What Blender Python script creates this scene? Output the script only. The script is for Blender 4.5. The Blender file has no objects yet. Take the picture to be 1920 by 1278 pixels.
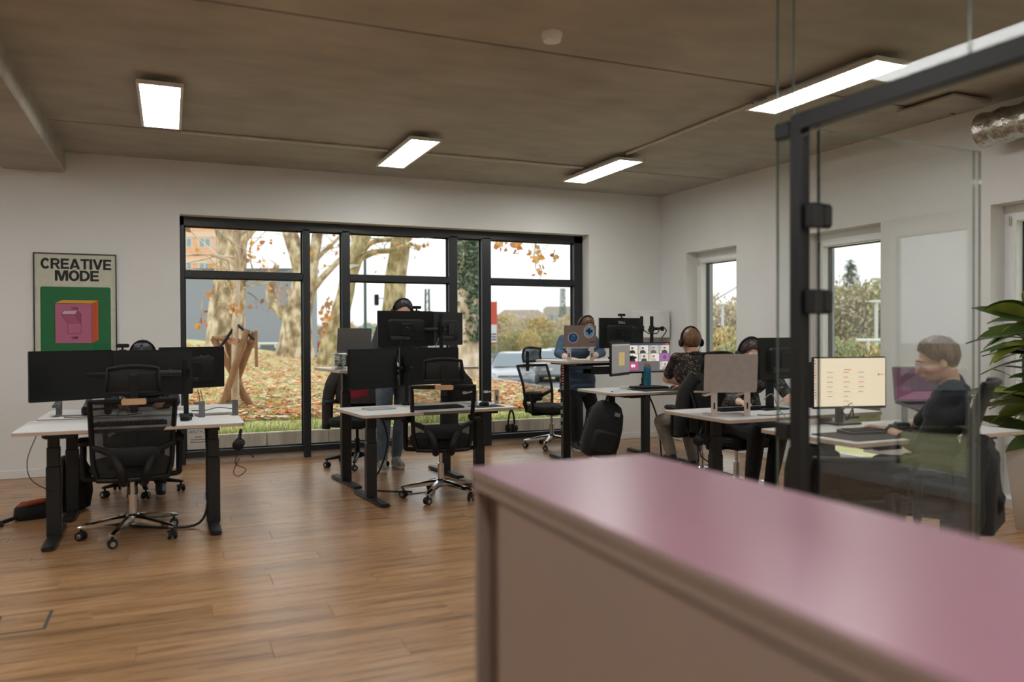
import bpy, bmesh, math, random
from mathutils import Vector, Matrix, Euler
random.seed(7)
S = bpy.context.scene
COL = S.collection
# ---------------------------------------------------------------- camera
CAM_H = 1.34
FPX, YAW, PIT, ROL = 1490.5, 0.40655619, -0.01002284, -0.00393633
_fw = Vector((math.sin(YAW)*math.cos(PIT), math.cos(YAW)*math.cos(PIT), math.sin(PIT)))
_r = Vector((math.cos(YAW), -math.sin(YAW), 0)); _u = _r.cross(_fw)
_R = _r*math.cos(ROL) + _u*math.sin(ROL); _U = _u*math.cos(ROL) - _r*math.sin(ROL)
CAM = Vector((0, 0, CAM_H))
cd = bpy.data.cameras.new('camera'); cam = bpy.data.objects.new('camera', cd); COL.objects.link(cam)
cd.sensor_width = 36; cd.sensor_fit = 'HORIZONTAL'; cd.lens = FPX/1920*36; cd.clip_end = 400; cd.clip_start = .05
_m = Matrix((_R, _U, -_fw)).transposed().to_4x4(); _m.translation = CAM; cam.matrix_world = _m
cd.dof.use_dof = True; cd.dof.focus_distance = 7.2; cd.dof.aperture_fstop = 1.25
S.camera = cam
def ray(x, y): return _fw*FPX + _R*(x-960) - _U*(y-639)
def onz(x, y, z=0.0):
    d = ray(x, y); return CAM + d*((z-CAM_H)/d.z)
def ony(x, y, Y):
    d = ray(x, y); return CAM + d*(Y/d.y)
def onx(x, y, X):
    d = ray(x, y); return CAM + d*(X/d.x)
def ondep(x, y, dep): return CAM + ray(x, y)*(dep/FPX)      # distance along the optical axis
# ---------------------------------------------------------------- world: flat overcast sky
W = bpy.data.worlds.new('overcast_sky'); S.world = W; W.use_nodes = True
_wn = W.node_tree.nodes; _wl = W.node_tree.links
_bg = _wn['Background']; _bg.inputs['Strength'].default_value = 1.4
_tc = _wn.new('ShaderNodeTexCoord'); _sx = _wn.new('ShaderNodeSeparateXYZ'); _rp = _wn.new('ShaderNodeValToRGB')
_wl.new(_tc.outputs['Generated'], _sx.inputs[0]); _wl.new(_sx.outputs['Z'], _rp.inputs[0]); _wl.new(_rp.outputs[0], _bg.inputs['Color'])
_rp.color_ramp.elements[0].position = 0.0; _rp.color_ramp.elements[0].color = (.84, .87, .87, 1)
_rp.color_ramp.elements[1].position = 0.6; _rp.color_ramp.elements[1].color = (.95, .99, 1.0, 1)
# ---------------------------------------------------------------- view
S.view_settings.view_transform = 'Standard'; S.view_settings.look = 'None'
S.view_settings.gamma = 1; S.view_settings.use_curve_mapping = False
S.view_settings.exposure = 0.16
LAMP = 24.0                 # radiance of the ceiling light panels
S.cycles.max_bounces = 9; S.cycles.diffuse_bounces = 5; S.cycles.glossy_bounces = 4
S.cycles.transmission_bounces = 6; S.cycles.transparent_max_bounces = 24
S.cycles.use_denoising = True; S.cycles.sample_clamp_indirect = 8; S.cycles.caustics_reflective = False; S.cycles.caustics_refractive = False
# ---------------------------------------------------------------- materials
def lin(c):
    def g(v):
        v /= 255.0
        return v/12.92 if v <= .04045 else ((v+.055)/1.055)**2.4
    return (g(c[0]), g(c[1]), g(c[2]), 1)
MATS = {}
def pm(name, col, rough=.5, metal=0., var=.06, scale=20., bump=0., stretch=(1, 1, 1), spec=.5, coat=0., emit=None, estr=0., alpha=1., bscale=None, sheen=0.):
    """principled material with a procedural tone variation and optional fine relief"""
    if name in MATS: return MATS[name]
    m = bpy.data.materials.new(name); m.use_nodes = True; nt = m.node_tree; n = nt.nodes; l = nt.links
    b = n['Principled BSDF']; c = lin(col)
    tc = n.new('ShaderNodeTexCoord'); mp = n.new('ShaderNodeMapping'); mp.inputs['Scale'].default_value = stretch
    nz = n.new('ShaderNodeTexNoise'); nz.inputs['Scale'].default_value = scale; nz.inputs['Detail'].default_value = 4
    l.new(tc.outputs['Object'], mp.inputs[0]); l.new(mp.outputs[0], nz.inputs['Vector'])
    rp = n.new('ShaderNodeValToRGB'); e = rp.color_ramp.elements
    e[0].position = .3; e[1].position = .7
    e[0].color = tuple(min(1, v*(1-var)) for v in c[:3])+(1,); e[1].color = tuple(min(1, v*(1+var)) for v in c[:3])+(1,)
    l.new(nz.outputs['Fac'], rp.inputs[0]); l.new(rp.outputs[0], b.inputs['Base Color'])
    b.inputs['Roughness'].default_value = rough; b.inputs['Metallic'].default_value = metal
    b.inputs['Specular IOR Level'].default_value = spec; b.inputs['Coat Weight'].default_value = coat
    if sheen: b.inputs['Sheen Weight'].default_value = sheen
    if alpha < 1: b.inputs['Alpha'].default_value = alpha
    if emit: b.inputs['Emission Color'].default_value = lin(emit); b.inputs['Emission Strength'].default_value = estr
    if bump:
        bp = n.new('ShaderNodeBump'); bp.inputs['Strength'].default_value = bump; bp.inputs['Distance'].default_value = .01
        if bscale:
            n2 = n.new('ShaderNodeTexNoise'); n2.inputs['Scale'].default_value = bscale; n2.inputs['Detail'].default_value = 3
            l.new(mp.outputs[0], n2.inputs['Vector']); l.new(n2.outputs['Fac'], bp.inputs['Height'])
        else: l.new(nz.outputs['Fac'], bp.inputs['Height'])
        l.new(bp.outputs[0], b.inputs['Normal'])
    MATS[name] = m; return m
def emat(name, col, s):
    if name in MATS: return MATS[name]
    m = bpy.data.materials.new(name); m.use_nodes = True; n = m.node_tree.nodes; l = m.node_tree.links
    n.remove(n['Principled BSDF']); e = n.new('ShaderNodeEmission'); e.inputs[0].default_value = lin(col); e.inputs[1].default_value = s
    l.new(e.outputs[0], n['Material Output'].inputs[0]); MATS[name] = m; return m
def print_mat(name, emission=0.0, rough=.6):
    """flat print: colours come from the mesh's colour attribute"""
    if name in MATS: return MATS[name]
    m = bpy.data.materials.new(name); m.use_nodes = True; n = m.node_tree.nodes; l = m.node_tree.links; b = n['Principled BSDF']
    a = n.new('ShaderNodeAttribute'); a.attribute_name = 'ink'; b.inputs['Roughness'].default_value = rough
    if emission:
        b.inputs['Base Color'].default_value = (.01, .01, .01, 1)
        l.new(a.outputs['Color'], b.inputs['Emission Color']); b.inputs['Emission Strength'].default_value = emission
    else: l.new(a.outputs['Color'], b.inputs['Base Color'])
    MATS[name] = m; return m
def glass_mat(name, tint=(.97, .985, .975), f0=.04, rough=0.0):
    if name in MATS: return MATS[name]
    m = bpy.data.materials.new(name); m.use_nodes = True; n = m.node_tree.nodes; l = m.node_tree.links
    n.remove(n['Principled BSDF'])
    t = n.new('ShaderNodeBsdfTransparent'); t.inputs[0].default_value = tint+(1,)
    g = n.new('ShaderNodeBsdfGlossy'); g.inputs['Roughness'].default_value = rough; g.inputs[0].default_value = (.95, .97, 1, 1)
    w = n.new('ShaderNodeLayerWeight'); w.inputs[0].default_value = .5; x = n.new('ShaderNodeMixShader')
    pw = n.new('ShaderNodeMath'); pw.operation = 'POWER'; pw.inputs[1].default_value = 5.
    mu = n.new('ShaderNodeMath'); mu.operation = 'MULTIPLY_ADD'; mu.inputs[1].default_value = 1-f0; mu.inputs[2].default_value = f0; mu.use_clamp = True
    l.new(w.outputs['Facing'], pw.inputs[0]); l.new(pw.outputs[0], mu.inputs[0])
    l.new(mu.outputs[0], x.inputs[0]); l.new(t.outputs[0], x.inputs[1]); l.new(g.outputs[0], x.inputs[2])
    l.new(x.outputs[0], n['Material Output'].inputs[0]); MATS[name] = m; return m
def mesh_mat(name, col, open_=.5):
    """woven see-through mesh cloth"""
    if name in MATS: return MATS[name]
    m = bpy.data.materials.new(name); m.use_nodes = True; n = m.node_tree.nodes; l = m.node_tree.links; b = n['Principled BSDF']
    b.inputs['Base Color'].default_value = lin(col); b.inputs['Roughness'].default_value = .7
    t = n.new('ShaderNodeBsdfTransparent'); x = n.new('ShaderNodeMixShader')
    tc = n.new('ShaderNodeTexCoord'); nz = n.new('ShaderNodeTexNoise'); nz.inputs['Scale'].default_value = 6
    mr = n.new('ShaderNodeMapRange'); mr.inputs[1].default_value = .3; mr.inputs[2].default_value = .7
    mr.inputs[3].default_value = max(0, open_-.06); mr.inputs[4].default_value = open_+.06
    l.new(tc.outputs['Object'], nz.inputs['Vector']); l.new(nz.outputs['Fac'], mr.inputs[0]); l.new(mr.outputs[0], x.inputs[0])
    l.new(b.outputs[0], x.inputs[1]); l.new(t.outputs[0], x.inputs[2]); l.new(x.outputs[0], n['Material Output'].inputs[0])
    MATS[name] = m; return m
# ---------------------------------------------------------------- mesh builder
def T(loc=(0, 0, 0), rz=0., rx=0., ry=0.):
    return Matrix.Translation(Vector(loc)) @ Euler((rx, ry, rz), 'XYZ').to_matrix().to_4x4()
class MB:
    def __init__(s): s.v = []; s.f = []; s.m = []
    def add(s, vs, fs, mi=0, M=None):
        o = len(s.v)
        for p in vs: s.v.append((M @ Vector(p)) if M is not None else Vector(p))
        for q in fs: s.f.append(tuple(i+o for i in q)); s.m.append(mi)
        return s
    def box(s, c, d, M=None, mi=0):
        x, y, z = c; a, b, e = d[0]/2, d[1]/2, d[2]/2
        vs = [(x+i*a, y+j*b, z+k*e) for k in (-1, 1) for j in (-1, 1) for i in (-1, 1)]
        return s.add(vs, [(0, 2, 3, 1), (4, 5, 7, 6), (0, 1, 5, 4), (2, 6, 7, 3), (0, 4, 6, 2), (1, 3, 7, 5)], mi, M)
    def bb(s, x0, x1, y0, y1, z0, z1, M=None, mi=0):
        return s.box(((x0+x1)/2, (y0+y1)/2, (z0+z1)/2), (x1-x0, y1-y0, z1-z0), M, mi)
    def rbox(s, c, d, b=.005, M=None, mi=0):
        """box with chamfered edges"""
        b = min(b, min(d)*.49); vs = []; idx = {}
        for k in (-1, 1):
            for j in (-1, 1):
                for i in (-1, 1):
                    for ax in range(3):
                        p = [i*(d[0]/2-b), j*(d[1]/2-b), k*(d[2]/2-b)]; p[ax] += (i, j, k)[ax]*b
                        idx[(i, j, k, ax)] = len(vs); vs.append((c[0]+p[0], c[1]+p[1], c[2]+p[2]))
        fs = []
        for ax in range(3):
            o = [a for a in range(3) if a != ax]
            for sg in (-1, 1):
                q = []
                for (a, e) in ((-1, -1), (1, -1), (1, 1), (-1, 1)):
                    t = [0, 0, 0]; t[ax] = sg; t[o[0]] = a; t[o[1]] = e; q.append(idx[tuple(t)+(ax,)])
                fs.append(q if (sg > 0) == (ax != 1) else q[::-1])
            for a in (-1, 1):
                for e in (-1, 1):
                    t0 = [0, 0, 0]; t1 = [0, 0, 0]; t0[ax] = -1; t1[ax] = 1
                    t0[o[0]] = t1[o[0]] = a; t0[o[1]] = t1[o[1]] = e
                    fs.append((idx[tuple(t0)+(o[0],)], idx[tuple(t1)+(o[0],)], idx[tuple(t1)+(o[1],)], idx[tuple(t0)+(o[1],)]))
        for k in (-1, 1):
            for j in (-1, 1):
                for i in (-1, 1): fs.append(tuple(idx[(i, j, k, a)] for a in range(3)))
        return s.add(vs, fs, mi, M)
    def loft(s, rings, cap=True, M=None, mi=0, closed=True):
        n = len(rings[0]); vs = [p for r in rings for p in r]; fs = []
        for a in range(len(rings)-1):
            for i in range(n if closed else n-1):
                j = (i+1) % n; fs.append((a*n+i, a*n+j, (a+1)*n+j, (a+1)*n+i))
        if cap: fs.append(tuple(range(n))[::-1]); fs.append(tuple((len(rings)-1)*n+i for i in range(n)))
        return s.add(vs, fs, mi, M)
    def tube(s, path, r, n=8, cap=True, M=None, mi=0, smooth=0):
        P = [Vector(p) for p in path]; k = len(P); R = list(r) if isinstance(r, (list, tuple)) else [r]*k
        if smooth:
            o = []; q = []
            for i in range(k-1):
                a, b, c, d = P[max(i-1, 0)], P[i], P[i+1], P[min(i+2, k-1)]
                for j in range(smooth):
                    u = j/smooth; o.append(.5*((2*b)+(c-a)*u+(2*a-5*b+4*c-d)*u*u+(3*b-a-3*c+d)*u**3)); q.append(R[i]+(R[i+1]-R[i])*u)
            P = o+[P[-1]]; R = q+[R[-1]]; k = len(P)
        t0 = (P[1]-P[0]).normalized(); up = Vector((0, 0, 1)) if abs(t0.z) < .9 else Vector((1, 0, 0))
        a = t0.cross(up).normalized(); rings = []
        for i in range(k):
            t = (P[min(i+1, k-1)]-P[max(i-1, 0)])
            if t.length < 1e-9: t = t0
            t = t.normalized(); a = (a-t*a.dot(t))
            a = a.normalized() if a.length > 1e-6 else t.orthogonal().normalized()
            b = t.cross(a)
            rings.append([P[i]+(a*math.cos(q)+b*math.sin(q))*R[i] for q in [2*math.pi*j/n for j in range(n)]])
        return s.loft(rings, cap, M, mi)
    def cyl(s, p0, p1, r0, r1=None, n=16, M=None, mi=0): return s.tube([p0, p1], [r0, r0 if r1 is None else r1], n, True, M, mi)
    def lathe(s, prof, n=24, M=None, mi=0):
        return s.loft([[(max(r, 1e-5)*math.cos(2*math.pi*j/n), max(r, 1e-5)*math.sin(2*math.pi*j/n), z) for j in range(n)] for r, z in prof], True, M, mi)
    def prism(s, poly, z0, z1, M=None, mi=0):
        n = len(poly); vs = [(x, y, z0) for x, y in poly]+[(x, y, z1) for x, y in poly]
        fs = [tuple(range(n))[::-1], tuple(range(n, 2*n))]+[(i, (i+1) % n, n+(i+1) % n, n+i) for i in range(n)]
        return s.add(vs, fs, mi, M)
    def grid(s, nx, ny, fn, M=None, mi=0):
        vs = [fn(i/nx, j/ny) for j in range(ny+1) for i in range(nx+1)]
        fs = [(j*(nx+1)+i, j*(nx+1)+i+1, (j+1)*(nx+1)+i+1, (j+1)*(nx+1)+i) for j in range(ny) for i in range(nx)]
        return s.add(vs, fs, mi, M)
    def ball(s, c, r, n=10, M=None, mi=0):
        rr = r if isinstance(r, (tuple, list)) else (r, r, r); rings = []
        for a in range(1, n):
            t = math.pi*a/n
            rings.append([(c[0]+rr[0]*math.sin(t)*math.cos(2*math.pi*j/(2*n)), c[1]+rr[1]*math.sin(t)*math.sin(2*math.pi*j/(2*n)), c[2]-rr[2]*math.cos(t)) for j in range(2*n)])
        return s.loft(rings, True, M, mi)
    def mesh(s, name, mats, smooth=35):
        me = bpy.data.meshes.new(name); me.from_pydata(s.v, [], s.f)
        for m in (mats if isinstance(mats, (list, tuple)) else [mats]): me.materials.append(m)
        me.polygons.foreach_set('material_index', s.m)
        bm = bmesh.new(); bm.from_mesh(me); bmesh.ops.recalc_face_normals(bm, faces=bm.faces); bm.to_mesh(me); bm.free()
        if smooth:
            me.polygons.foreach_set('use_smooth', [True]*len(me.polygons)); me.set_sharp_from_angle(angle=math.radians(smooth))
        me.update(); return me
    def build(s, name, mats, parent=None, smooth=35, loc=None, rot=None):
        o = bpy.data.objects.new(name, s.mesh(name, mats, smooth)); COL.objects.link(o)
        if parent is not None: o.parent = parent
        if loc is not None: o.location = loc
        if rot is not None: o.rotation_euler = rot
        return o
def rrect(w, h, r, n=5, cx=0, cy=0):
    p = []
    for (sx, sy, a0) in ((1, 1, 0), (-1, 1, 90), (-1, -1, 180), (1, -1, 270)):
        for k in range(n+1):
            a = math.radians(a0+90*k/n); p.append((cx+sx*(w/2-r)+r*math.cos(a), cy+sy*(h/2-r)+r*math.sin(a)))
    return p
def circ(r, n=20, cx=0, cy=0): return [(cx+r*math.cos(2*math.pi*i/n), cy+r*math.sin(2*math.pi*i/n)) for i in range(n)]
def printed(name, shapes, mat, parent=None, M=None, step=.00025):
    """flat print: list of (polygon, sRGB colour) stacked in order, facing +z of M"""
    vs = []; fs = []; cs = []
    for k, (poly, c) in enumerate(shapes):
        o = len(vs)
        for x, y in poly: vs.append(Vector((x, y, k*step)) if M is None else M @ Vector((x, y, k*step)))
        fs.append(tuple(range(o, len(vs)))); cs.append(lin(c))
    me = bpy.data.meshes.new(name); me.from_pydata(vs, [], fs); me.materials.append(mat)
    at = me.color_attributes.new('ink', 'FLOAT_COLOR', 'CORNER')
    for p, c in zip(me.polygons, cs):
        for li in p.loop_indices: at.data[li].color = c
    o = bpy.data.objects.new(name, me); COL.objects.link(o)
    if parent is not None: o.parent = parent
    return o
def rect(x0, x1, y0, y1): return [(x0, y0), (x1, y0), (x1, y1), (x0, y1)]
def lettering(name, txt, size, mat, parent, M, offset=0., align='CENTER', depth=.0006, spacing=1.0, lsp=1.0):
    cu = bpy.data.curves.new(name, 'FONT'); cu.body = txt; cu.size = size; cu.offset = offset; cu.align_x = align; cu.align_y = 'CENTER'
    cu.extrude = depth; cu.space_character = spacing; cu.space_line = lsp; cu.resolution_u = 4
    o = bpy.data.objects.new(name, cu); COL.objects.link(o); bpy.context.view_layer.update()
    me = bpy.data.meshes.new_from_object(o.evaluated_get(bpy.context.evaluated_depsgraph_get())); bpy.data.objects.remove(o)
    me.transform(M); me.materials.clear(); me.materials.append(mat); me.name = name
    o = bpy.data.objects.new(name, me); COL.objects.link(o); o.parent = parent
    return o
# ---------------------------------------------------------------- scene tree
def tag(o, label=None, cat=None, group=None, kind=None):
    if label: o['label'] = label
    if cat: o['category'] = cat
    if group: o['group'] = group
    if kind: o['kind'] = kind
    return o
def thing(name, label, cat, loc=(0, 0, 0), rz=0., group=None):
    o = bpy.data.objects.new(name, None); COL.objects.link(o); o.empty_display_size = .1
    o.location = loc; o.rotation_euler = (0, 0, rz); return tag(o, label, cat, group)
def struct(name):
    o = bpy.data.objects.new(name, None); COL.objects.link(o); o['kind'] = 'structure'; return o
def dup(o, parent=None):
    c = o.copy(); COL.objects.link(c)
    if parent is not None: c.parent = parent
    for ch in [q for q in bpy.data.objects if q.parent == o]: dup(ch, c)
    return c
# ================================================================ the room
X_R, Y_B, Z_C = 5.81, 8.633, 3.075
X_L, Y_F = -4.2, -3.2
m_wall = pm('white_plaster', (223, 222, 219), .9, var=.015, scale=3, bump=.05, bscale=120)
m_base = pm('white_skirting', (222, 221, 217), .5, var=.02)
m_white = pm('white_upvc', (228, 229, 228), .35, var=.02)
m_black = pm('black_powder_coat', (18, 20, 22), .42, var=.1, scale=60)
m_anth = pm('anthracite_aluminium', (30, 34, 38), .38, var=.08, scale=30)
m_glass = glass_mat('window_glass', (.985, .99, .988), .008)
m_pglass = glass_mat('partition_glass', (.955, .965, .955), .05)
m_coat = glass_mat('coated_upper_glass', (.955, .968, .965), .012)
m_gedge = pm('green_glass_edge', (96, 112, 104), .15, var=.1); m_gdark = pm('dark_glass_joint', (22, 30, 32), .3)
m_chrome = pm('polished_chrome', (205, 205, 205), .12, 1., var=.03)
m_steel = pm('brushed_steel', (176, 176, 174), .32, 1., var=.05)
def concrete():
    m = bpy.data.materials.new('concrete'); m.use_nodes = True; n = m.node_tree.nodes; l = m.node_tree.links; b = n['Principled BSDF']
    tc = n.new('ShaderNodeNewGeometry')
    def noise(sc, st, det=5):
        mp = n.new('ShaderNodeMapping'); mp.inputs['Scale'].default_value = st; z = n.new('ShaderNodeTexNoise'); z.inputs['Scale'].default_value = sc; z.inputs['Detail'].default_value = det
        l.new(tc.outputs['Position'], mp.inputs[0]); l.new(mp.outputs[0], z.inputs['Vector']); return z
    a = noise(1.1, (1, 1, 1)); c = noise(4, (.6, 1.4, 1)); d = noise(60, (1, 1, 1), 3)
    r = n.new('ShaderNodeValToRGB'); e = r.color_ramp.elements
    e[0].position = .3; e[0].color = lin((152, 147, 136)); e[1].position = .75; e[1].color = lin((190, 184, 172))
    mx = n.new('ShaderNodeMath'); mx.operation = 'MULTIPLY_ADD'; mx.inputs[1].default_value = .55
    l.new(a.outputs['Fac'], mx.inputs[0]); m2 = n.new('ShaderNodeMath'); m2.operation = 'MULTIPLY'; m2.inputs[1].default_value = .45
    l.new(c.outputs['Fac'], m2.inputs[0]); l.new(m2.outputs[0], mx.inputs[2]); l.new(mx.outputs[0], r.inputs[0]); l.new(r.outputs[0], b.inputs['Base Color'])
    b.inputs['Roughness'].default_value = .8
    bp = n.new('ShaderNodeBump'); bp.inputs['Strength'].default_value = .12; l.new(d.outputs['Fac'], bp.inputs['Height']); l.new(bp.outputs[0], b.inputs['Normal'])
    return m
m_conc = concrete()
m_joint = pm('dark_concrete_joint', (84, 70, 52), .9)
def wood_floor():
    m = bpy.data.materials.new('oak_plank'); m.use_nodes = True; n = m.node_tree.nodes; l = m.node_tree.links; b = n['Principled BSDF']
    g = n.new('ShaderNodeNewGeometry'); oi = n.new('ShaderNodeObjectInfo')
    sc = n.new('ShaderNodeVectorMath'); sc.operation = 'SCALE'; sc.inputs[3].default_value = 37.
    cb = n.new('ShaderNodeCombineXYZ'); l.new(oi.outputs['Random'], cb.inputs[0]); l.new(oi.outputs['Random'], cb.inputs[1]); l.new(cb.outputs[0], sc.inputs[0])
    ad = n.new('ShaderNodeVectorMath'); l.new(g.outputs['Position'], ad.inputs[0]); l.new(sc.outputs[0], ad.inputs[1])
    def noise(scale, st, det):
        mp = n.new('ShaderNodeMapping'); mp.inputs['Scale'].default_value = st; z = n.new('ShaderNodeTexNoise'); z.inputs['Scale'].default_value = scale; z.inputs['Detail'].default_value = det
        z.inputs['Distortion'].default_value = .4
        l.new(ad.outputs[0], mp.inputs[0]); l.new(mp.outputs[0], z.inputs['Vector']); return z
    a = noise(2.2, (.45, 7, 1), 5); f = noise(9, (.35, 12, 1), 4)
    mx = n.new('ShaderNodeMath'); mx.operation = 'MULTIPLY_ADD'; mx.inputs[1].default_value = .62
    m2 = n.new('ShaderNodeMath'); m2.operation = 'MULTIPLY'; m2.inputs[1].default_value = .38
    l.new(a.outputs['Fac'], mx.inputs[0]); l.new(f.outputs['Fac'], m2.inputs[0]); l.new(m2.outputs[0], mx.inputs[2])
    r = n.new('ShaderNodeValToRGB'); e = r.color_ramp.elements
    e[0].position = .34; e[0].color = lin((104, 72, 45)); e[1].position = .68; e[1].color = lin((180, 141, 102))
    k = e.new(.47); k.color = lin((156, 117, 79)); l.new(mx.outputs[0], r.inputs[0])
    hv = n.new('ShaderNodeHueSaturation'); mr = n.new('ShaderNodeMapRange'); mr.inputs[3].default_value = .86; mr.inputs[4].default_value = 1.1
    l.new(oi.outputs['Random'], mr.inputs[0]); l.new(mr.outputs[0], hv.inputs['Value']); l.new(r.outputs[0], hv.inputs['Color']); l.new(hv.outputs[0], b.inputs['Base Color'])
    rr = n.new('ShaderNodeMapRange'); rr.inputs[3].default_value = .22; rr.inputs[4].default_value = .36; l.new(f.outputs['Fac'], rr.inputs[0]); l.new(rr.outputs[0], b.inputs['Roughness'])
    bp = n.new('ShaderNodeBump'); bp.inputs['Strength'].default_value = .06; bp.inputs['Distance'].default_value = .004; l.new(f.outputs['Fac'], bp.inputs['Height']); l.new(bp.outputs[0], b.inputs['Normal'])
    return m
m_floor = wood_floor()
# ---- floor: sub-floor plus planks laid along X
floor = struct('floor')
MB().bb(X_L, X_R+.3, Y_F, Y_B+.3, -.25, -.012).build('subfloor', pm('dark_gap', (46, 30, 18), .9), floor)
PW, PL = .2, 1.38; far = MB(); plank_me = MB().rbox((PL/2, PW/2, -.006), (PL-.0012, PW-.0012, .012), .0008).mesh('plank', m_floor, 0)
row = 0; yy = Y_F
while yy < 8.93:
    off = (row*0.53) % PL; xx = X_L-off
    while xx < X_R+.1:
        x0, x1 = max(xx, X_L), min(xx+PL, X_R+.04); y1 = min(yy+PW, 8.95)
        vis = yy > 2.2 and x1 > -1.6-max(0, (4-yy))*.2 and (xx < .9*yy+.6) and not (xx > 2.5 and yy < 3.0)
        if x1-x0 > .01:
            if vis and x1-x0 > PL-.001 and y1-yy > PW-.001:
                o = bpy.data.objects.new('plank', plank_me); COL.objects.link(o); o.parent = floor; o.location = (xx, yy, 0)
            elif vis:
                MB().rbox(((x0+x1)/2, (yy+y1)/2, -.006), (x1-x0-.0012, y1-yy-.0012, .012), .0008).build('plank', m_floor, floor, 0)
            else: far.bb(x0+.0006, x1-.0006, yy+.0006, y1-.0006, -.012, 0)
        xx += PL
    yy += PW; row += 1
far.build('planks_out_of_view', m_floor, floor, 0)['kind'] = 'stuff'
# ---- ceiling of cast slabs with recessed joints, and the downstand beam
ceil = struct('ceiling')
MB().bb(X_L-.3, X_R+.35, Y_F-.3, Y_B+.35, Z_C+.022, Z_C+.3).build('slab', m_joint, ceil)
ys = [Y_F, -1.41, 1.52, 4.45, 7.38, Y_B]; xs = [X_L, X_R]
for i in range(len(ys)-1):
    for j in range(len(xs)-1):
        g = .015; gx = .0015
        MB().rbox(((xs[j]+xs[j+1])/2, (ys[i]+ys[i+1])/2, Z_C+.02), (xs[j+1]-xs[j]-2*gx, ys[i+1]-ys[i]-2*g, .04), .003).build('ceiling_panel', m_conc, ceil, 0)
MB().rbox(((-.9-1.42)/2, (Y_F+Y_B)/2, Z_C-.085), (.52, Y_B-Y_F-.01, .22), .012).build('beam', m_conc, ceil, 0)
# ---- walls
WT = .35; WX0, WX1, WZ1 = .10, 4.756, 2.545
wb = MB(); wb.bb(X_L-WT, WX0, Y_B, Y_B+WT, -.2, Z_C+.2); wb.bb(WX1, X_R+WT, Y_B, Y_B+WT, -.2, Z_C+.2); wb.bb(WX0, WX1, Y_B, Y_B+WT, WZ1, Z_C+.2)
tag(wb.build('wall_back', m_wall, None, 0), kind='structure')
wr = MB(); edges = [8.09, 6.13, 4.17, 2.21, .25, -1.71]; OW = .93; RZ0, RZ1 = .06, 2.31; pv = Y_B
for e in edges:
    wr.bb(X_R, X_R+WT, e, pv, -.2, Z_C+.2); wr.bb(X_R, X_R+WT, e-OW, e, RZ1, Z_C+.2); wr.bb(X_R, X_R+WT, e-OW, e, -.2, RZ0); pv = e-OW
wr.bb(X_R, X_R+WT, Y_F, pv, -.2, Z_C+.2)
tag(wr.build('wall_right', m_wall, None, 0), kind='structure')
tag(MB().bb(X_L-WT, X_L, Y_F-WT, Y_B+WT, -.2, Z_C+.2).build('wall_left', m_wall, None, 0), kind='structure')
tag(MB().bb(X_L-WT, X_R+WT, Y_F-WT, Y_F, -.2, Z_C+.2).build('wall_front', m_wall, None, 0), kind='structure')
# ---- skirting
def skirt(name, pts):
    b = MB()
    for (x0, x1, y0, y1) in pts: b.rbox(((x0+x1)/2, (y0+y1)/2, .04), (x1-x0, y1-y0, .08), .004)
    tag(b.build(name, m_base), kind='structure')
skirt('baseboard_back', [(X_L, WX0, Y_B-.014, Y_B), (WX1, X_R, Y_B-.014, Y_B)])
pr = []; pv = Y_B-.014
for e in edges: pr.append((X_R-.014, X_R, e, pv)); pv = e-OW
pr.append((X_R-.014, X_R, Y_F, pv)); skirt('baseboard_right', pr)
# ---- window_1: the wide dark glazed front in the back wall
w1 = struct('window_1'); YF0, YF1 = 8.80, 8.90
f = MB(); f.rbox((WX0+.022, (YF0+YF1)/2, WZ1/2), (.044, .1, WZ1), .003); f.rbox((WX1-.06, (YF0+YF1)/2, WZ1/2), (.12, .1, WZ1), .003)
f.rbox(((WX0+WX1)/2, (YF0+YF1)/2, WZ1-.045), (WX1-WX0, .1, .09), .003); f.build('outer_frame', m_anth, w1)
mull = [(1.33, 1.403), (1.752, 1.84), (2.995, 3.098), (3.407, 3.521)]
for a, b in mull: MB().rbox(((a+b)/2, (YF0+YF1)/2, (WZ1-.07)/2), (b-a, .1, WZ1-.07), .003).build('mullion', m_anth, w1)
secs = [(WX0+.044, 1.33, 1), (1.403, 1.752, 0), (1.84, 2.995, 1), (3.098, 3.407, 0), (3.521, WX1-.12, 1)]
for a, b, tr in secs:
    MB().rbox(((a+b)/2, YF0+.04, .1), (b-a, .08, .06), .003).build('bottom_rail', m_anth, w1)
    MB().rbox(((a+b)/2, YF0+.035, .018), (b-a, .03, .10), .002).build('base_panel', pm('beige_base_panel', (170, 158, 144), .6), w1)
    zs = [(.13, WZ1-.09)]
    if tr:
        MB().rbox(((a+b)/2, YF0+.05, 1.957), (b-a, .1, .064), .003).build('transom', m_anth, w1); zs = [(.13, 1.925), (1.989, WZ1-.09)]
    for z0, z1 in zs:
        MB().bb(a, b, YF0+.055, YF0+.067, z0, z1).build('pane', m_glass, w1, 0)
        q = MB(); t = .014
        for (x0, x1, c0, c1) in ((a, a+t, z0, z1), (b-t, b, z0, z1), (a+t, b-t, z0, z0+t), (a+t, b-t, z1-t, z1)): q.bb(x0, x1, YF0+.069, YF0+.085, c0, c1)
        q.build('glazing_bead', m_anth, w1, 0)
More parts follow.
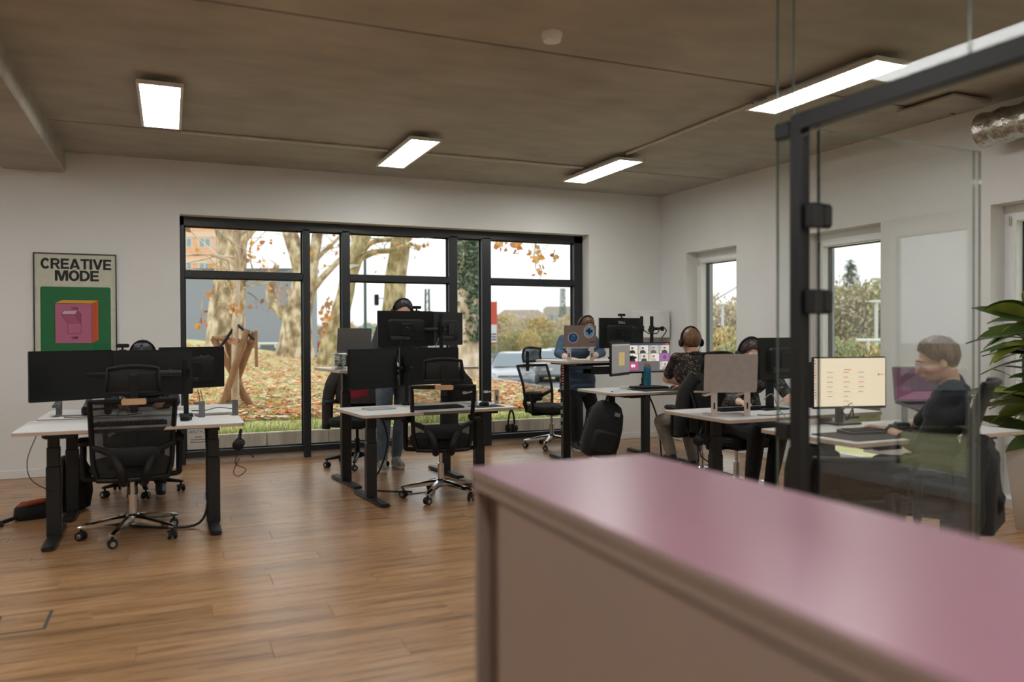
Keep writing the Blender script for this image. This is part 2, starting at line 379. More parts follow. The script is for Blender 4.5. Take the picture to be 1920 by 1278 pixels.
# ---- narrow full-height windows in the right wall
for k, e in enumerate(edges):
    w = struct('window_%d' % (k+2)); y0, y1 = e-OW, e; xg = X_R+.155; fr = .075
    q = MB()
    for (a, b, c, d) in ((y0, y0+fr, RZ0, RZ1), (y1-fr, y1, RZ0, RZ1), (y0+fr, y1-fr, RZ0, RZ0+fr), (y0+fr, y1-fr, RZ1-.1, RZ1)):
        q.rbox((xg+.035, (a+b)/2, (c+d)/2), (.07, b-a, d-c), .004)
    q.build('frame', m_white, w)
    q = MB(); t = .05; a0, a1, c0, c1 = y0+fr-.02, y1-fr+.02, RZ0+fr-.02, RZ1-.1+.02
    for (a, b, c, d) in ((a0, a0+t, c0, c1), (a1-t, a1, c0, c1), (a0+t, a1-t, c0, c0+t), (a0+t, a1-t, c1-t, c1)):
        q.rbox((xg+.02, (a+b)/2, (c+d)/2), (.075, b-a, d-c), .006)
    q.build('sash', m_white, w)
    q = MB(); i = .012
    for (a, b, c, d) in ((a0+t, a0+t+i, c0+t, c1-t), (a1-t-i, a1-t, c0+t, c1-t), (a0+t, a1-t, c1-t-i, c1-t)): q.bb(xg+.06, xg+.10, a, b, c, d)
    q.build('gasket', m_black, w, 0)
    MB().bb(xg+.03, xg+.045, a0+t, a1-t, c0+t, c1-t).build('pane', m_glass, w, 0)
    h = MB(); yh = a0+t/2; h.rbox((xg-.022, yh, 1.17), (.012, .03, .07), .003); h.rbox((xg-.04, yh, 1.11), (.03, .02, .016), .004); h.rbox((xg-.05, yh, 1.06), (.014, .022, .13), .004); h.build('handle', m_white if k else m_white, w)
    h = MB()
    for zz in (RZ1-.16, RZ0+.2): h.cyl((xg-.025, y1-fr+.01, zz), (xg-.025, y1-fr+.01, zz+.07), .008, n=10)
    h.build('hinge', m_steel, w)
    MB().rbox((X_R+.09, (y0+y1)/2, RZ0+.008), (.18, OW, .016), .003).build('inner_sill', m_white, w)
    MB().bb(xg+.075, X_R+WT+.02, y1-.03, y1+.0, RZ0, RZ1).build('outer_reveal', pm('grey_outer_reveal', (150, 156, 164), .7), w, 0)
# ---- ceiling light panels
m_lamp = emat('lit_diffuser', (250, 251, 248), LAMP)
m_lampf = pm('white_lamp_housing', (214, 212, 208), .4)
lamps = [((-.047, 6.41), 'long lit ceiling panel at the left, nearest the concrete beam'), ((2.04, 7.19), 'lit ceiling panel in the middle, above the wide window'),
         ((4.118, 7.215), 'lit ceiling panel nearest the room corner'), ((4.118, 4.19), 'lit ceiling panel behind the top of the glass partition'),
         ((-.047, 3.3), None), ((2.04, .6), None), ((4.118, .9), None), ((-.047, .3), None), ((-2.3, 6.41), None), ((-2.3, 3.3), None), ((-2.3, .3), None), ((2.04, -1.9), None), ((4.118, -1.9), None), ((-.047, -1.9), None)]  # unlabelled panels are unseen; all but the first added to brighten the room
def lamp(x, y, label):
    t = thing('ceiling_light', label or 'unseen lit ceiling panel outside the picture', 'light', (x, y, Z_C), 0, 'ceiling light panels' if label else 'ceiling light panels outside the picture')
    b = MB(); b.rbox((0, 0, -.03), (.16, .9, .06), .01); b.build('mount', m_lampf, t)
    b = MB(); w, l, tt = .292, 1.212, .02
    for (x0, x1, y0, y1) in ((-w/2, -w/2+tt, -l/2, l/2), (w/2-tt, w/2, -l/2, l/2), (-w/2+tt, w/2-tt, -l/2, -l/2+tt), (-w/2+tt, w/2-tt, l/2-tt, l/2)): b.bb(x0, x1, y0, y1, -.075, -.05)
    b.bb(-w/2+tt, w/2-tt, -l/2+tt, l/2-tt, -.058, -.05); b.build('housing', m_lampf, t, 0)
    MB().bb(-w/2+tt, w/2-tt, -l/2+tt, l/2-tt, -.073, -.0585).build('diffuser', m_lamp, t, 0)
    return t
for (x, y), lb in lamps: lamp(x, y, lb)
# ---- surface conduit between the lights
cz = Z_C-.016
def conduit(pts, label):
    t = thing('conduit', label, 'conduit', pts[0]); o = Vector(pts[0])
    MB().tube([Vector(p)-o for p in pts], .0135, 8).build('pipe', pm('grey_conduit', (206, 200, 190), .5), t)
    a, b = Vector(pts[0]), Vector(pts[-1]); n = max(2, int((b-a).length/.8))
    for i in range(n):
        p = a+(b-a)*((i+.5)/n)-o
        MB().rbox(p+Vector((0, 0, -.002)), (.024, .024, .03), .004).build('clip', pm('grey_conduit', (168, 160, 148), .5), t)
conduit([(.10, 7.33, cz), (1.895, 7.33, cz)], 'thin grey pipe on the ceiling between left and middle light panels')
conduit([(2.19, 7.33, cz), (3.97, 7.33, cz)], 'thin grey pipe on the ceiling between middle and corner light panels')
conduit([(4.05, 6.6, cz), (4.05, 4.8, cz)], 'thin grey pipe on the ceiling running towards the glass partition')
# ---- smoke detector
p = onz(1035, 72, Z_C-.03); t = thing('smoke_detector', 'round white smoke detector on the concrete ceiling', 'smoke detector', (p.x, p.y, Z_C))
MB().lathe([(.062, 0), (.062, -.018), (.058, -.022)], 28).build('base', m_white, t)
MB().lathe([(.054, -.0225), (.055, -.034), (.05, -.048), (.03, -.052), (0, -.052)], 28).build('cap', m_white, t)
# ---- vent plate and foil duct at the right wall
t = thing('ceiling_plate', 'flat square plate screwed to the ceiling beside the foil duct', 'plate', (5.4, 4.26, Z_C))
MB().rbox((0, 0, -.03), (.40, .5, .02), .004).build('plate', m_conc, t)
for sx in (-1, 1):
    for sy in (-1, 1): MB().cyl((sx*.16, sy*.2, -.045), (sx*.16, sy*.2, 0), .006, n=8).build('bolt', m_steel, t)
m_foil = pm('crinkled_foil', (190, 186, 178), .25, 1., var=.25, scale=30, bump=.9)
t = thing('ventilation_duct', 'silver foil ventilation duct along the right wall under the ceiling', 'duct', (5.6, 0, 2.84))
def foil(u, v):
    a = 2*math.pi*u; r = .125+.006*math.sin(v*220)+random.uniform(-.003, .003); return (r*math.cos(a), -2.5+6.55*v, r*math.sin(a))
MB().grid(20, 300, foil).build('duct', m_foil, t, 60)
MB().lathe([(0, -.0), (.12, 0), (.13, .02), (.13, .05), (.0, .05)], 20, M=T((0, 4.03, 0), rx=math.radians(-90))).build('end_cap', m_foil, t)
for y in (3.7, 2.2): MB().bb(-.004, .004, y-.012, y+.012, .11, .235).build('hanger', m_steel, t, 0)
# ================================================================ glass partition and open glass door
PX, PY = 2.15, 2.255
gp = struct('wall_glass')
PYN = -.2
f = MB(); f.rbox((PX, PY+.035, 1.045), (.05, .055, 2.09), .003); f.build('post', m_black, gp)
MB().rbox((PX, (PYN+PY+.06)/2, 2.112), (.05, PY+.06-PYN, .062), .003).build('header_rail', m_black, gp)
MB().bb(PX-.004, PX+.004, PY+.07, 2.405, .03, Z_C-.01).build('pane', m_coat, gp, 0)
MB().bb(PX-.0042, PX+.0042, 2.4052, 2.4082, .03, Z_C-.01).build('glass_edge', m_gedge, gp, 0)
MB().bb(PX-.004, PX+.004, 1.612, PY+.064, 2.145, Z_C-.01).build('pane', m_coat, gp, 0)
MB().bb(PX-.004, PX+.004, PYN, 1.604, 2.145, Z_C-.01).build('pane', m_coat, gp, 0)
for y in (1.608,): MB().bb(PX-.0042, PX+.0042, y-.0012, y+.0012, 2.145, Z_C-.01).build('glass_joint', m_gedge, gp, 0)
MB().bb(PX-.004, PX+.004, PYN, 1.30, .03, 2.08).build('pane', m_pglass, gp, 0)
MB().bb(PX-.0042, PX+.0042, PY+.0652, PY+.0672, .03, Z_C-.01).build('glass_edge', m_gedge, gp, 0)
for z in (2.10, .965): MB().rbox((PX, 2.365, z), (.045, .075, .062), .006).build('clamp', m_black, gp)
MB().rbox((PX, (PYN+2.41)/2, Z_C-.012), (.03, 2.41-PYN, .024), .002).build('top_channel', m_steel, gp)
d1 = struct('door_1'); d1.location = (PX+.01, PY-.02, 0); d1.rotation_euler = (0, 0, math.radians(.8))
DW = .905
MB().bb(.03, DW-.036, -.005, .005, .012, 2.075).build('pane', m_pglass, d1, 0)
MB().bb(DW-.0355, DW, -.004, .004, .012, 2.075).build('seal_strip', m_pglass, d1, 0)
MB().bb(.026, .0295, -.0052, .0052, .012, 2.075).build('glass_edge', m_gdark, d1, 0)
for x in (DW-.0362, DW): MB().bb(x, x+.0012, -.0035, .0035, .012, 2.078).build('seal_lip', m_gedge, d1, 0)
MB().bb(.03, DW, -.005, .005, 2.0752, 2.079).build('glass_edge', m_gedge, d1, 0)
for z in (1.765, 1.45, .25):
    h = MB(); h.rbox((.005, .0, z), (.05, .05, .09), .006); h.rbox((.062, 0, z), (.055, .035, .09), .012); h.build('hinge', m_black, d1)
# ================================================================ furniture builders
m_top = pm('grey_white_laminate', (212, 211, 209), .45, var=.02, scale=8)
m_edge = pm('beige_edge_band', (186, 166, 148), .5, var=.05)
m_blk = pm('black_plastic', (12, 13, 14), .45, var=.1, scale=40, spec=.3)
m_blk2 = pm('soft_black_plastic', (20, 21, 23), .6, var=.1, scale=40, spec=.3)
m_rub = pm('black_rubber', (12, 12, 13), .7)
m_scr = pm('dark_screen', (15, 17, 18), .3, spec=.4, var=.02)
m_alu = pm('space_grey_aluminium', (150, 148, 147), .36, .85, var=.03)
m_silver = pm('silver_aluminium', (196, 195, 194), .35, .8, var=.03)
m_seat = pm('black_seat_cloth', (17, 18, 19), .85, var=.15, scale=120, bump=.2)
m_mesh = mesh_mat('black_chair_mesh', (16, 17, 18), .15)
m_meshl = mesh_mat('open_chair_mesh', (22, 23, 24), .5)
m_tan = pm('tan_leather_tag', (196, 160, 122), .5, var=.08)
m_wpl = pm('white_plastic', (222, 222, 220), .4, var=.02)
m_cable = pm('black_cable', (14, 14, 15), .5)
m_gcable = pm('grey_cable', (140, 140, 140), .5)
def desk(name, label, cx, cy, z, rz=0., w=1.35, d=.74, front=-1, panel=True, tray=False):
    """sit-stand desk; front=-1: the user sits on the -Y side"""
    t = thing(name, label, 'desk', (cx, cy, 0), rz, 'sit-stand desks')
    MB().prism(rrect(w, d, .035, 5), z-.022, z-.001).build('edge_band', m_edge, t)
    MB().prism(rrect(w-.003, d-.003, .034, 5), z-.0012, z).build('desktop', m_top, t, 20)
    b = MB(); b.rbox((0, 0, z-.043), (w-.42, .06, .04), .003); b.rbox((0, .09, z-.043), (w-.42, .03, .04), .003)
    for s in (-1, 1): b.rbox((s*(w/2-.19), 0, z-.036), (.07, d-.14, .026), .004)
    b.build('under_frame', m_black, t)
    for s in (-1, 1):
        x = s*(w/2-.185)
        c = MB(); c.rbox((x, 0, .02+(z*.62)/2), (.088, .062, z*.62), .006); c.build('leg_outer_tube', m_black, t)
        c = MB(); c.rbox((x, 0, z*.62+.02+(z*.16)/2), (.078, .053, z*.16+.01), .005); c.rbox((x, 0, z*.78+(z*.22-.03)/2), (.068, .044, z*.22-.03), .005); c.build('leg_inner_tube', m_black, t)
        f = MB(); pts = rrect(.076, .70, .03, 4); f.prism([(x+a, e) for a, e in pts], .008, .022); f.prism([(x+a*.8, e*.985) for a, e in pts], .022, .030); f.build('foot', m_black, t)
        for e in (-1, 1): MB().cyl((x, e*.3, 0), (x, e*.3, .009), .02, n=12).build('levelling_pad', m_rub, t)
    if panel:
        b = MB(); b.rbox((front*(w/2-.26), front*(d/2-.03), z-.037), (.17, .05, .022), .005); b.build('height_control', m_blk, t)
    if tray:
        b = MB(); b.bb(-.35, .35, -front*.12, -front*.30, z-.14, z-.135); b.bb(-.35, .35, -front*.30, -front*.305, z-.14, z-.06); b.bb(-.35, .35, -front*.12, -front*.125, z-.14, z-.09)
        b.build('cable_tray', m_black, t, 0)
    return t
def monitor(name, label, c, rz, w=.54, h=.325, style='flat', back=None, tilt=0.):
    """c = centre of the panel; screen faces local -Y"""
    t = thing(name, label, 'monitor', c, rz, 'desk monitors'); t.rotation_euler = (tilt, 0, rz)
    b = MB(); b.prism(rrect(w, h, .008, 3), -.012, .010, T(rx=math.radians(90))); b.build('housing', m_blk, t)
    MB().prism(rrect(w-.014, h-.022, .002, 1, 0, .003), .0102, .0112, T(rx=math.radians(90))).build('screen', m_scr, t, 0)
    MB().bb(-w/2+.004, w/2-.004, -.0116, -.0102, -h/2+.002, -h/2+.012).build('chin', m_blk2, t, 0)
    b = MB(); pw, ph = w*.66, h*.62
    b.loft([[(x, .0121, z-.015) for x, z in rrect(pw, ph, .03, 4)], [(x, .032, z-.015) for x, z in rrect(pw-.02, ph-.02, .025, 4)], [(x, .036, z-.015) for x, z in rrect(pw-.04, ph-.04, .02, 4)]])
    b.build('back_cover', m_blk2, t)
    b = MB(); b.rbox((0, .042, -.01), (.11, .012, .11), .004); b.build('mount_plate', m_blk, t)
    b = MB(); b.rbox((w*.12, .040, -ph*.42), (w*.34, .01, .03), .003)
    for i in range(4): b.rbox((w*(.0+.075*i), .046, -ph*.43), (.02, .012, .014), .002)
    b.build('port_row', pm('dark_port_metal', (58, 60, 64), .4, .6), t)
    if back: lettering('maker_name', back[0], back[1], pm('maker_'+back[0], back[2], .35), t, T((back[3], .0125, back[4]), rx=math.radians(90), rz=math.pi), align='CENTER', offset=.0005)
    return t
def arm(name0, label, base, top, targets, dual=True):
    """clamp-on pole with arms to monitor backs (world points)"""
    t = thing('monitor_stand', label, 'monitor stand', base, 0, 'monitor stands'); o = Vector(base)
    b = MB(); b.rbox((0, 0, .012), (.09, .09, .024), .005); b.rbox((0, .035, -.03), (.05, .018, .075), .003); b.build('clamp', m_blk, t)
    MB().cyl((0, 0, .02), (0, 0, top-o.z), .018, n=14).build('pole', m_blk, t)
    for k, p in enumerate(targets):
        p = Vector(p)-o; zz = p.z; mid = Vector((p.x*.45, p.y*.45+(.10 if abs(p.y) < .12 else .04), zz))
        b = MB(); b.cyl((0, 0, zz-.03), (0, 0, zz+.03), .028, n=14); b.tube([(0, 0, zz), mid, p], [.018, .016, .014], 8); b.ball(mid, .024, 6); b.build('arm_link', m_blk2, t)
        MB().rbox(p, (.03, .03, .05), .006).build('tilt_head', m_blk, t)
    return t
def caster(M, hood, parent):
    b = MB(); b.cyl((0, 0, .055), (0, 0, .085), .008, n=8, M=M)
    b.loft([[(x, .028*math.cos(a), .031+.028*math.sin(a)+.002) for a in [math.radians(-10+200*k/10) for k in range(11)]]+[(x, .02*math.cos(a), .031+.02*math.sin(a)+.002) for a in [math.radians(190-200*k/10) for k in range(11)]] for x in (-.008, .008)], True, M)
    c = b.build('caster', hood, parent)
    for s in (-1, 1):
        w = MB(); w.lathe([(.010, -.009), (.027, -.009), (.0295, -.005), (.0295, .005), (.027, .009), (.010, .009)], 16, M @ T((s*.019, 0, .03), ry=math.radians(90))); w.build('wheel', m_rub, c)
        w = MB(); w.lathe([(.0, .0), (.017, 0), (.015, .003), (0, .004)], 10, M @ T((s*.0285, 0, .03), ry=math.radians(90*s))); w.build('hub_cap', m_steel, c)
def chair(name, label, loc, rz, metal=True, headrest=True, arms=True, seat_z=.47, open_mesh=False, back_h=.505, group='mesh office chairs'):
    """task chair, occupant faces local +Y"""
    t = thing(name, label, 'chair', loc, rz, group); mt = m_chrome if metal else m_blk
    b = MB()
    for k in range(5):
        a = math.radians(90+72*k+12); ca, sa = math.cos(a), math.sin(a); rings = []
        for (r, z, hw, hh) in ((.03, .125, .03, .022), (.10, .120, .026, .02), (.22, .1, .02, .015), (.31, .088, .017, .010), (.325, .085, .015, .006)):
            rings.append([(ca*r-sa*w, sa*r+ca*w, z+h) for w, h in ((-hw, -hh), (hw, -hh), (hw, hh*.3), (hw*.5, hh), (-hw*.5, hh), (-hw, hh*.3))])
        b.loft(rings)
    b.lathe([(0, .085), (.042, .085), (.045, .10), (.045, .14), (.034, .155), (0, .155)], 18); b.build('star_base', mt, t)
    for k in range(5):
        a = math.radians(90+72*k+12); caster(T((math.cos(a)*.305, math.sin(a)*.305, 0), a+random.uniform(.3, 1.4)), m_blk, t)
    b = MB(); b.cyl((0, 0, .15), (0, 0, .28), .026, n=16); b.cyl((0, 0, .28), (0, 0, seat_z-.07), .015, n=14); b.build('gas_lift', m_chrome if metal else m_blk, t)
    b = MB(); b.rbox((0, -.02, seat_z-.065), (.17, .24, .05), .012); b.build('mechanism', m_blk, t)
    b = MB(); b.tube([(.08, .02, seat_z-.07), (.2, .03, seat_z-.075), (.27, .03, seat_z-.07)], [.005, .005, .009], 8); b.build('tilt_lever', m_blk, t)
    b = MB(); rings = []
    for (z, sx, sy) in ((-.045, .40, .38), (-.035, .47, .45), (-.005, .50, .48), (.015, .49, .47), (.026, .44, .42), (.028, .3, .28)):
        rings.append([(x, y+.015, seat_z+z+(.02*(y/.24)**2 if z > 0 else 0)-(.02 if y > .2 else 0)) for x, y in rrect(sx, sy, min(sx, sy)*.28, 6)])
    b.loft(rings); b.build('seat', m_seat, t)
    z0 = seat_z-.05; hw0, hw1 = .225, .245
    def bp(u, v, off=0.):
        hw = hw0+(hw1-hw0)*v; w = hw*(1-.10*max(0, .18-v)/.18)
        return Vector((u*w, -.245-.105*v+.045*math.sin(v*math.pi)+.05*u*u-.02+off, z0+back_h*v))
    per = []
    for k in range(9): per.append(bp(-1+2*k/8, 0))
    for k in range(1, 13): per.append(bp(1, k/12))
    for k in range(1, 9): per.append(bp(1-2*k/8, 1))
    for k in range(1, 12): per.append(bp(-1, 1-k/12))
    per.append(per[0]); per.append(per[1])
    b = MB(); b.tube(per, .017, 8, False); b.build('back_frame', m_blk, t)
    MB().grid(12, 14, lambda i, j: bp(-1+2*i, j, .004)).build('back_mesh', m_meshl if open_mesh else m_mesh, t, 60)
    b = MB(); rings = []
    for (dy, s) in ((-.012, .9), (-.02, 1), (-.032, 1), (-.04, .85)):
        rings.append([(x, bp(0, .32).y+dy-.012, z0+back_h*.30+z) for x, z in rrect(.3*s, .115*s, .04, 4)])
    b.loft(rings); b.build('lumbar_support', m_blk2, t)
    for s in (-1, 1):
        q = bp(s, .42); b = MB()
        b.tube([(s*.05, -.12, seat_z-.07), (s*.06, -.30, seat_z-.06), (s*.075, -.375, seat_z+.03), (s*.13, q.y-.06, seat_z+.12), q+Vector((0, -.008, 0))], [.026, .03, .026, .022, .018], 10, smooth=4); b.build('back_bracket', m_blk2, t)
    if headrest:
        tp = bp(0, 1)
        b = MB(); b.rbox((0, tp.y-.028, tp.z+.05), (.05, .018, .24), .006); b.build('headrest_post', m_blk, t)
        b = MB(); b.loft([[(x*1.0, tp.y-.02-abs(0)*0+dy+.3*x*x, tp.z+.0+z) for x, z in rrect(.14, .038, .01, 3)] for dy in (-.024, -.016)]); b.build('name_band', m_tan, t)
        def hp(u, v, off=0.): return Vector((u*(.152-.01*v), tp.y+.0+.06*u*u-.035*math.sin(v*math.pi)*.6+off, tp.z+.048+.15*v+.018*(1-u*u)*v))
        per = [hp(-1+2*k/8, 0) for k in range(9)]+[hp(1, k/5) for k in range(1, 6)]+[hp(1-2*k/8, 1) for k in range(1, 9)]+[hp(-1, 1-k/5) for k in range(1, 5)]
        per += [per[0], per[1]]
        h = MB(); h.tube(per, .013, 8, False); h = h.build('headrest', m_blk2, t)
        MB().grid(8, 5, lambda i, j: hp(-1+2*i, j, .003)).build('headrest_mesh', m_mesh, h, 60)
    if arms:
        for s in (-1, 1):
            b = MB(); b.tube([(s*.10, -.02, seat_z-.065), (s*.27, -.03, seat_z-.065), (s*.285, -.03, seat_z-.02), (s*.285, -.035, seat_z+.16)], [.018, .018, .02, .022], 10, smooth=4); a = b.build('armrest_post', m_blk, t)
            b = MB(); b.loft([[(s*.275+x, -.01+y, seat_z+z) for x, y in rrect(.085*q, .25*q, .035, 4)] for z, q in ((.158, .85), (.165, 1), (.185, 1), (.195, .86))]); b.build('armrest_pad', m_blk2, t)
    return t
def keyboard(name, label, c, rz, mat=None, keys=None, w=.44, d=.13):
    t = thing(name, label, 'keyboard', c, rz)
    b = MB(); b.loft([[(x, y, z*(1.0+.5*y/d)) for x, y in rrect(w, d, .012, 3)] for z in (.0, .012, .016)]); b.build('case', mat or m_blk, t)
    k = MB(); n = 15
    for r in range(5):
        for i in range(n): k.rbox((-w/2+.02+(w-.04)*(i+.5)/n, -d/2+.018+(d-.036)*(r+.5)/5, .019+.006*(r/4-.5)), ((w-.04)/n-.004, (d-.036)/5-.004, .008), .0015)
    k.build('keys', keys or m_blk2, t, 0)['kind'] = 'stuff'
    return t
def mouse(name, label, c, rz):
    t = thing(name, label, 'mouse', c, rz)
    b = MB(); b.loft([[(x, y, z+.012*max(0, -y/.06)*(z > .01)) for x, y in rrect(.062*s, .108*s, .028*s, 5)] for z, s in ((0, .92), (.008, 1), (.02, .95), (.03, .72), (.034, .4))]); b.build('shell', m_blk2, t)
    MB().cyl((-.004, .028, .03), (.004, .028, .03), .008, n=10).build('wheel', m_rub, t)
    return t
def laptop_stand(name, label, c, rz, mat=None, slots=False, w=.24, h=.11):
    """two bent straps joined by a base bar; back uprights on local +Y"""
    t = thing(name, label, 'laptop stand', c, rz, 'laptop stands'); m = mat or m_silver
    for s in (-1, 1):
        x = s*(w/2-.02); b = MB(); wd = .042; th = .005
        b.rbox((x, .095, h/2), (wd, th, h), .001)
        b.tube([(x, .095, h-.002), (x, -.02, h-.022), (x, -.105, h-.04)], [.005, .005, .005], 4)
        b.loft([[(x-wd/2, y, z), (x+wd/2, y, z), (x+wd/2, y, z-th), (x-wd/2, y, z-th)] for y, z in ((.097, h), (-.02, h-.02), (-.108, h-.036))])
        b.rbox((x, -.108, h-.03), (wd, .004, .02), .001)
        b.rbox((x, .0, .003), (wd, .19, .005), .001); b.build('strap', m, t)
        if slots: MB().prism(rrect(.012, .045, .0058, 5), .0976, .0982, T((x, 0, h*.42), rx=math.radians(90)) @ T((0, 0, -.1956))).build('slot', m_rub, t, 0)
    MB().rbox((0, -.03, .003), (w-.08, .05, .005), .001).build('base_bar', m, t)
    return t
def laptop(name, label, c, rz, w=.33, d=.225, open_deg=105, mat=None, pitch=9.):
    """hinge on local +Y side, keyboard towards -Y; c = centre of the base's underside"""
    t = thing(name, label, 'laptop', c, rz, 'open laptops'); t.rotation_euler = (math.radians(pitch), 0, rz); m = mat or m_alu
    MB().prism(rrect(w, d, .012, 4), 0, .012).build('base', m, t)
    MB().prism(rrect(w*.88, d*.42, .004, 2, 0, .04), .0121, .0128).build('keyboard', m_blk2, t, 0)
    MB().prism(rrect(w*.3, d*.32, .004, 2, 0, -.065), .0121, .0124).build('touchpad', m_steel, t, 0)
    M = T((0, d/2-.006, .013)) @ T(rx=math.radians(180-open_deg)) ; lid = MB()
    # lid lies in the local xz plane, leaning back
    A = T((0, d/2-.004, .012), rx=-math.radians(open_deg-90)) @ T((0, 0, d/2), rx=math.radians(90))
    lid.prism(rrect(w, d, .012, 4), -.005, .0, A); lo = lid.build('lid', m, t)
    MB().prism(rrect(w-.012, d-.014, .006, 3), .0002, .0010, A).build('display', m_scr, lo, 0)
    return t, lo, A
def webcam(name, label, c, rz=0., mat=None, w=.09):
    t = thing(name, label, 'webcam', c, rz)
    b = MB(); b.loft([[(x, y, z+.032) for x, z in rrect(w*s, .028*s, .0138*s, 5)] for y, s in ((-.014, .8), (-.008, 1), (.010, 1), (.016, .8))]); b.build('body', mat or m_blk, t)
    MB().cyl((0, -.0155, .032), (0, -.018, .032), .009, n=14).build('lens', m_scr, t)
    b = MB(); b.rbox((0, .0, .012), (.014, .014, .024), .003); b.rbox((0, .005, .001), (.05, .03, .004), .0015); b.rbox((0, .022, -.018), (.05, .004, .04), .0015); b.build('clip', mat or m_blk, t)
    return t
def headset(name, label, c, rz=0., tiltx=0., mic=True, r=.083, mat=None, band=1.0, group='headsets'):
    """headband arc in local xz plane; cups at the ends; origin under the band centre, between the cups"""
    t = thing(name, label, 'headset', c, rz, group); t.rotation_euler = (tiltx, 0, rz); m = mat or m_blk
    b = MB(); P = [(r*math.cos(a), 0, r*1.25*math.sin(a)*band) for a in [math.radians(-5+190*k/18) for k in range(19)]]
    b.tube(P, .008, 6); b.build('headband', m, t)
    for s in (-1, 1):
        b = MB(); b.lathe([(0, -.016), (.024, -.016), (.036, -.008), (.036, .010), (.026, .016), (0, .016)], 16, T((s*r, 0, -.005), ry=math.radians(90))); e = b.build('ear_cup', m, t)
        b = MB(); b.lathe([(.016, 0), (.033, 0), (.036, .007), (.031, .014), (.016, .014)], 16, T((s*(r-.012), 0, -.005), ry=math.radians(-90*s))); b.build('ear_pad', m_blk2, e)
    if mic:
        b = MB(); b.tube([(r, -.005, -.03), (r*.95, -.06, -.06), (r*.6, -.10, -.085)], [.003, .0025, .0025], 6); b.ball((r*.58, -.102, -.086), (.01, .007, .007), 5); b.build('microphone', m, t)
    return t
def cable(name, label, pts, r=.004, mat=None, cat='cable', n=6, sub=5):
    """smooth cable through world points"""
    P = [Vector(p) for p in pts]; out = []
    for i in range(len(P)-1):
        a = P[max(i-1, 0)]; b = P[i]; c = P[i+1]; d = P[min(i+2, len(P)-1)]
        for k in range(sub):
            u = k/sub; out.append(.5*((2*b)+(c-a)*u+(2*a-5*b+4*c-d)*u*u+(3*b-a-3*c+d)*u**3))
    out.append(P[-1]); o = out[0].copy()
    ob = MB().tube([q-o for q in out], r, n).build(name, mat or m_cable, None, 60); ob.location = o
    return tag(ob, label, cat)
# ================================================================ the desk group at the left
ZA = .745
desk('desk', 'white desk at the left with black mesh chair and two dark screens', -.215, 5.975, ZA, 0)
desk('desk', 'white desk behind the left desk, partly hidden by its screens', -.19, 6.80, ZA, 0, front=1)
monitor('monitor', 'dark screen at far left, turned inwards, below the poster', (-.625, 6.27, 1.058), math.radians(29), .55, .345)
monitor('monitor', 'wide dark screen behind the headrest at the left desk', (-.125, 6.42, 1.06), 0, .565, .33)
monitor('monitor', 'black monitor seen from behind with its maker name, by the window', (.165, 6.83, 1.075), math.radians(180+27), .54, .33, back=('BenQ', .034, (96, 98, 100), -.10, .085))
monitor('monitor', 'dark screen seen from behind at the left rear desk', (-.42, 6.82, 1.05), math.radians(180-14), .54, .32)
arm('monitor_arm', 'black twin monitor arm on the left front desk', (.105, 6.20, ZA), 1.16, [(-.125, 6.376, 1.065), (-.605, 6.235+.085, 1.06)])
arm('monitor_arm', 'black monitor arm on the left rear desk', (-.05, 6.98, ZA), 1.2, [(.145, 6.79, 1.065), (-.41, 6.775, 1.04)])
p = onz(407, 779, ZA)
laptop_stand('laptop_stand', 'empty grey metal laptop stand at the right end of the left desk', (p.x-.005, p.y+.04, ZA), math.radians(180+8), pm('dark_grey_metal', (112, 112, 114), .4, .7), w=.27, h=.115)
p = onz(115, 770, ZA)
laptop_stand('laptop_stand', 'empty grey laptop stand under the far left screen', (-.66, 6.66, ZA), 0, pm('dark_grey_metal', (112, 112, 114), .4, .7), w=.24, h=.11)
headset('headset', 'black headphones lying on the left rear desk', (-.50, 6.62, ZA+.035), math.radians(20), math.radians(80), False)
keyboard('keyboard', 'black keyboard seen through the left chair mesh', (-.24, 5.80, ZA), 0)
mouse('mouse', 'black mouse beside the left chair on the front left desk', (.10, 5.93, ZA), math.radians(-20))
webcam('webcam', 'small black webcam on top of the wide left screen', (-.315, 6.42, 1.227))
webcam('webcam', 'grey webcam in front of the dark-haired head at the left', (-.19, 6.44, 1.227), mat=pm('blue_grey_plastic', (104, 112, 126), .3), w=.10)
chair('office_chair', 'black mesh chair with headrest and chrome base at the left desk', (-.235, 5.845, 0), math.radians(4))
chair('office_chair', 'black chair with black base under the left rear desk', (-.22, 7.42, 0), math.radians(174), metal=False, headrest=False)
headset('headset', 'black headset hanging below the right edge of the left desk', (.425, 5.68, .60), math.radians(80), math.radians(8), r=.05, band=1.5)
cable('cable', 'curled headset cable dangling under the left desk edge', [(.43, 5.68, .56), (.40, 5.66, .47), (.47, 5.68, .42), (.42, 5.66, .38), (.39, 5.69, .41), (.43, 5.68, .50)], .003)
cable('cable', 'thick black cable looping from the left desk to the floor', [(.23, 6.05, .70), (.235, 5.98, .5), (.24, 5.95, .2), (.18, 5.93, .03), (-.02, 5.95, .012), (-.3, 6.15, .012), (-.55, 6.3, .012)], .009)
cable('cable', 'thin black cable dangling beside the left desk leg', [(-.78, 5.80, .70), (-.83, 5.80, .55), (-.81, 5.82, .42), (-.70, 5.9, .32)], .003)
cable('cable', 'black cables curled on the left rear desk', [(-.70, 6.5, ZA+.004), (-.55, 6.46, ZA+.004), (-.45, 6.52, ZA+.004), (-.3, 6.47, ZA+.004), (-.2, 6.6, ZA+.004)], .0035)
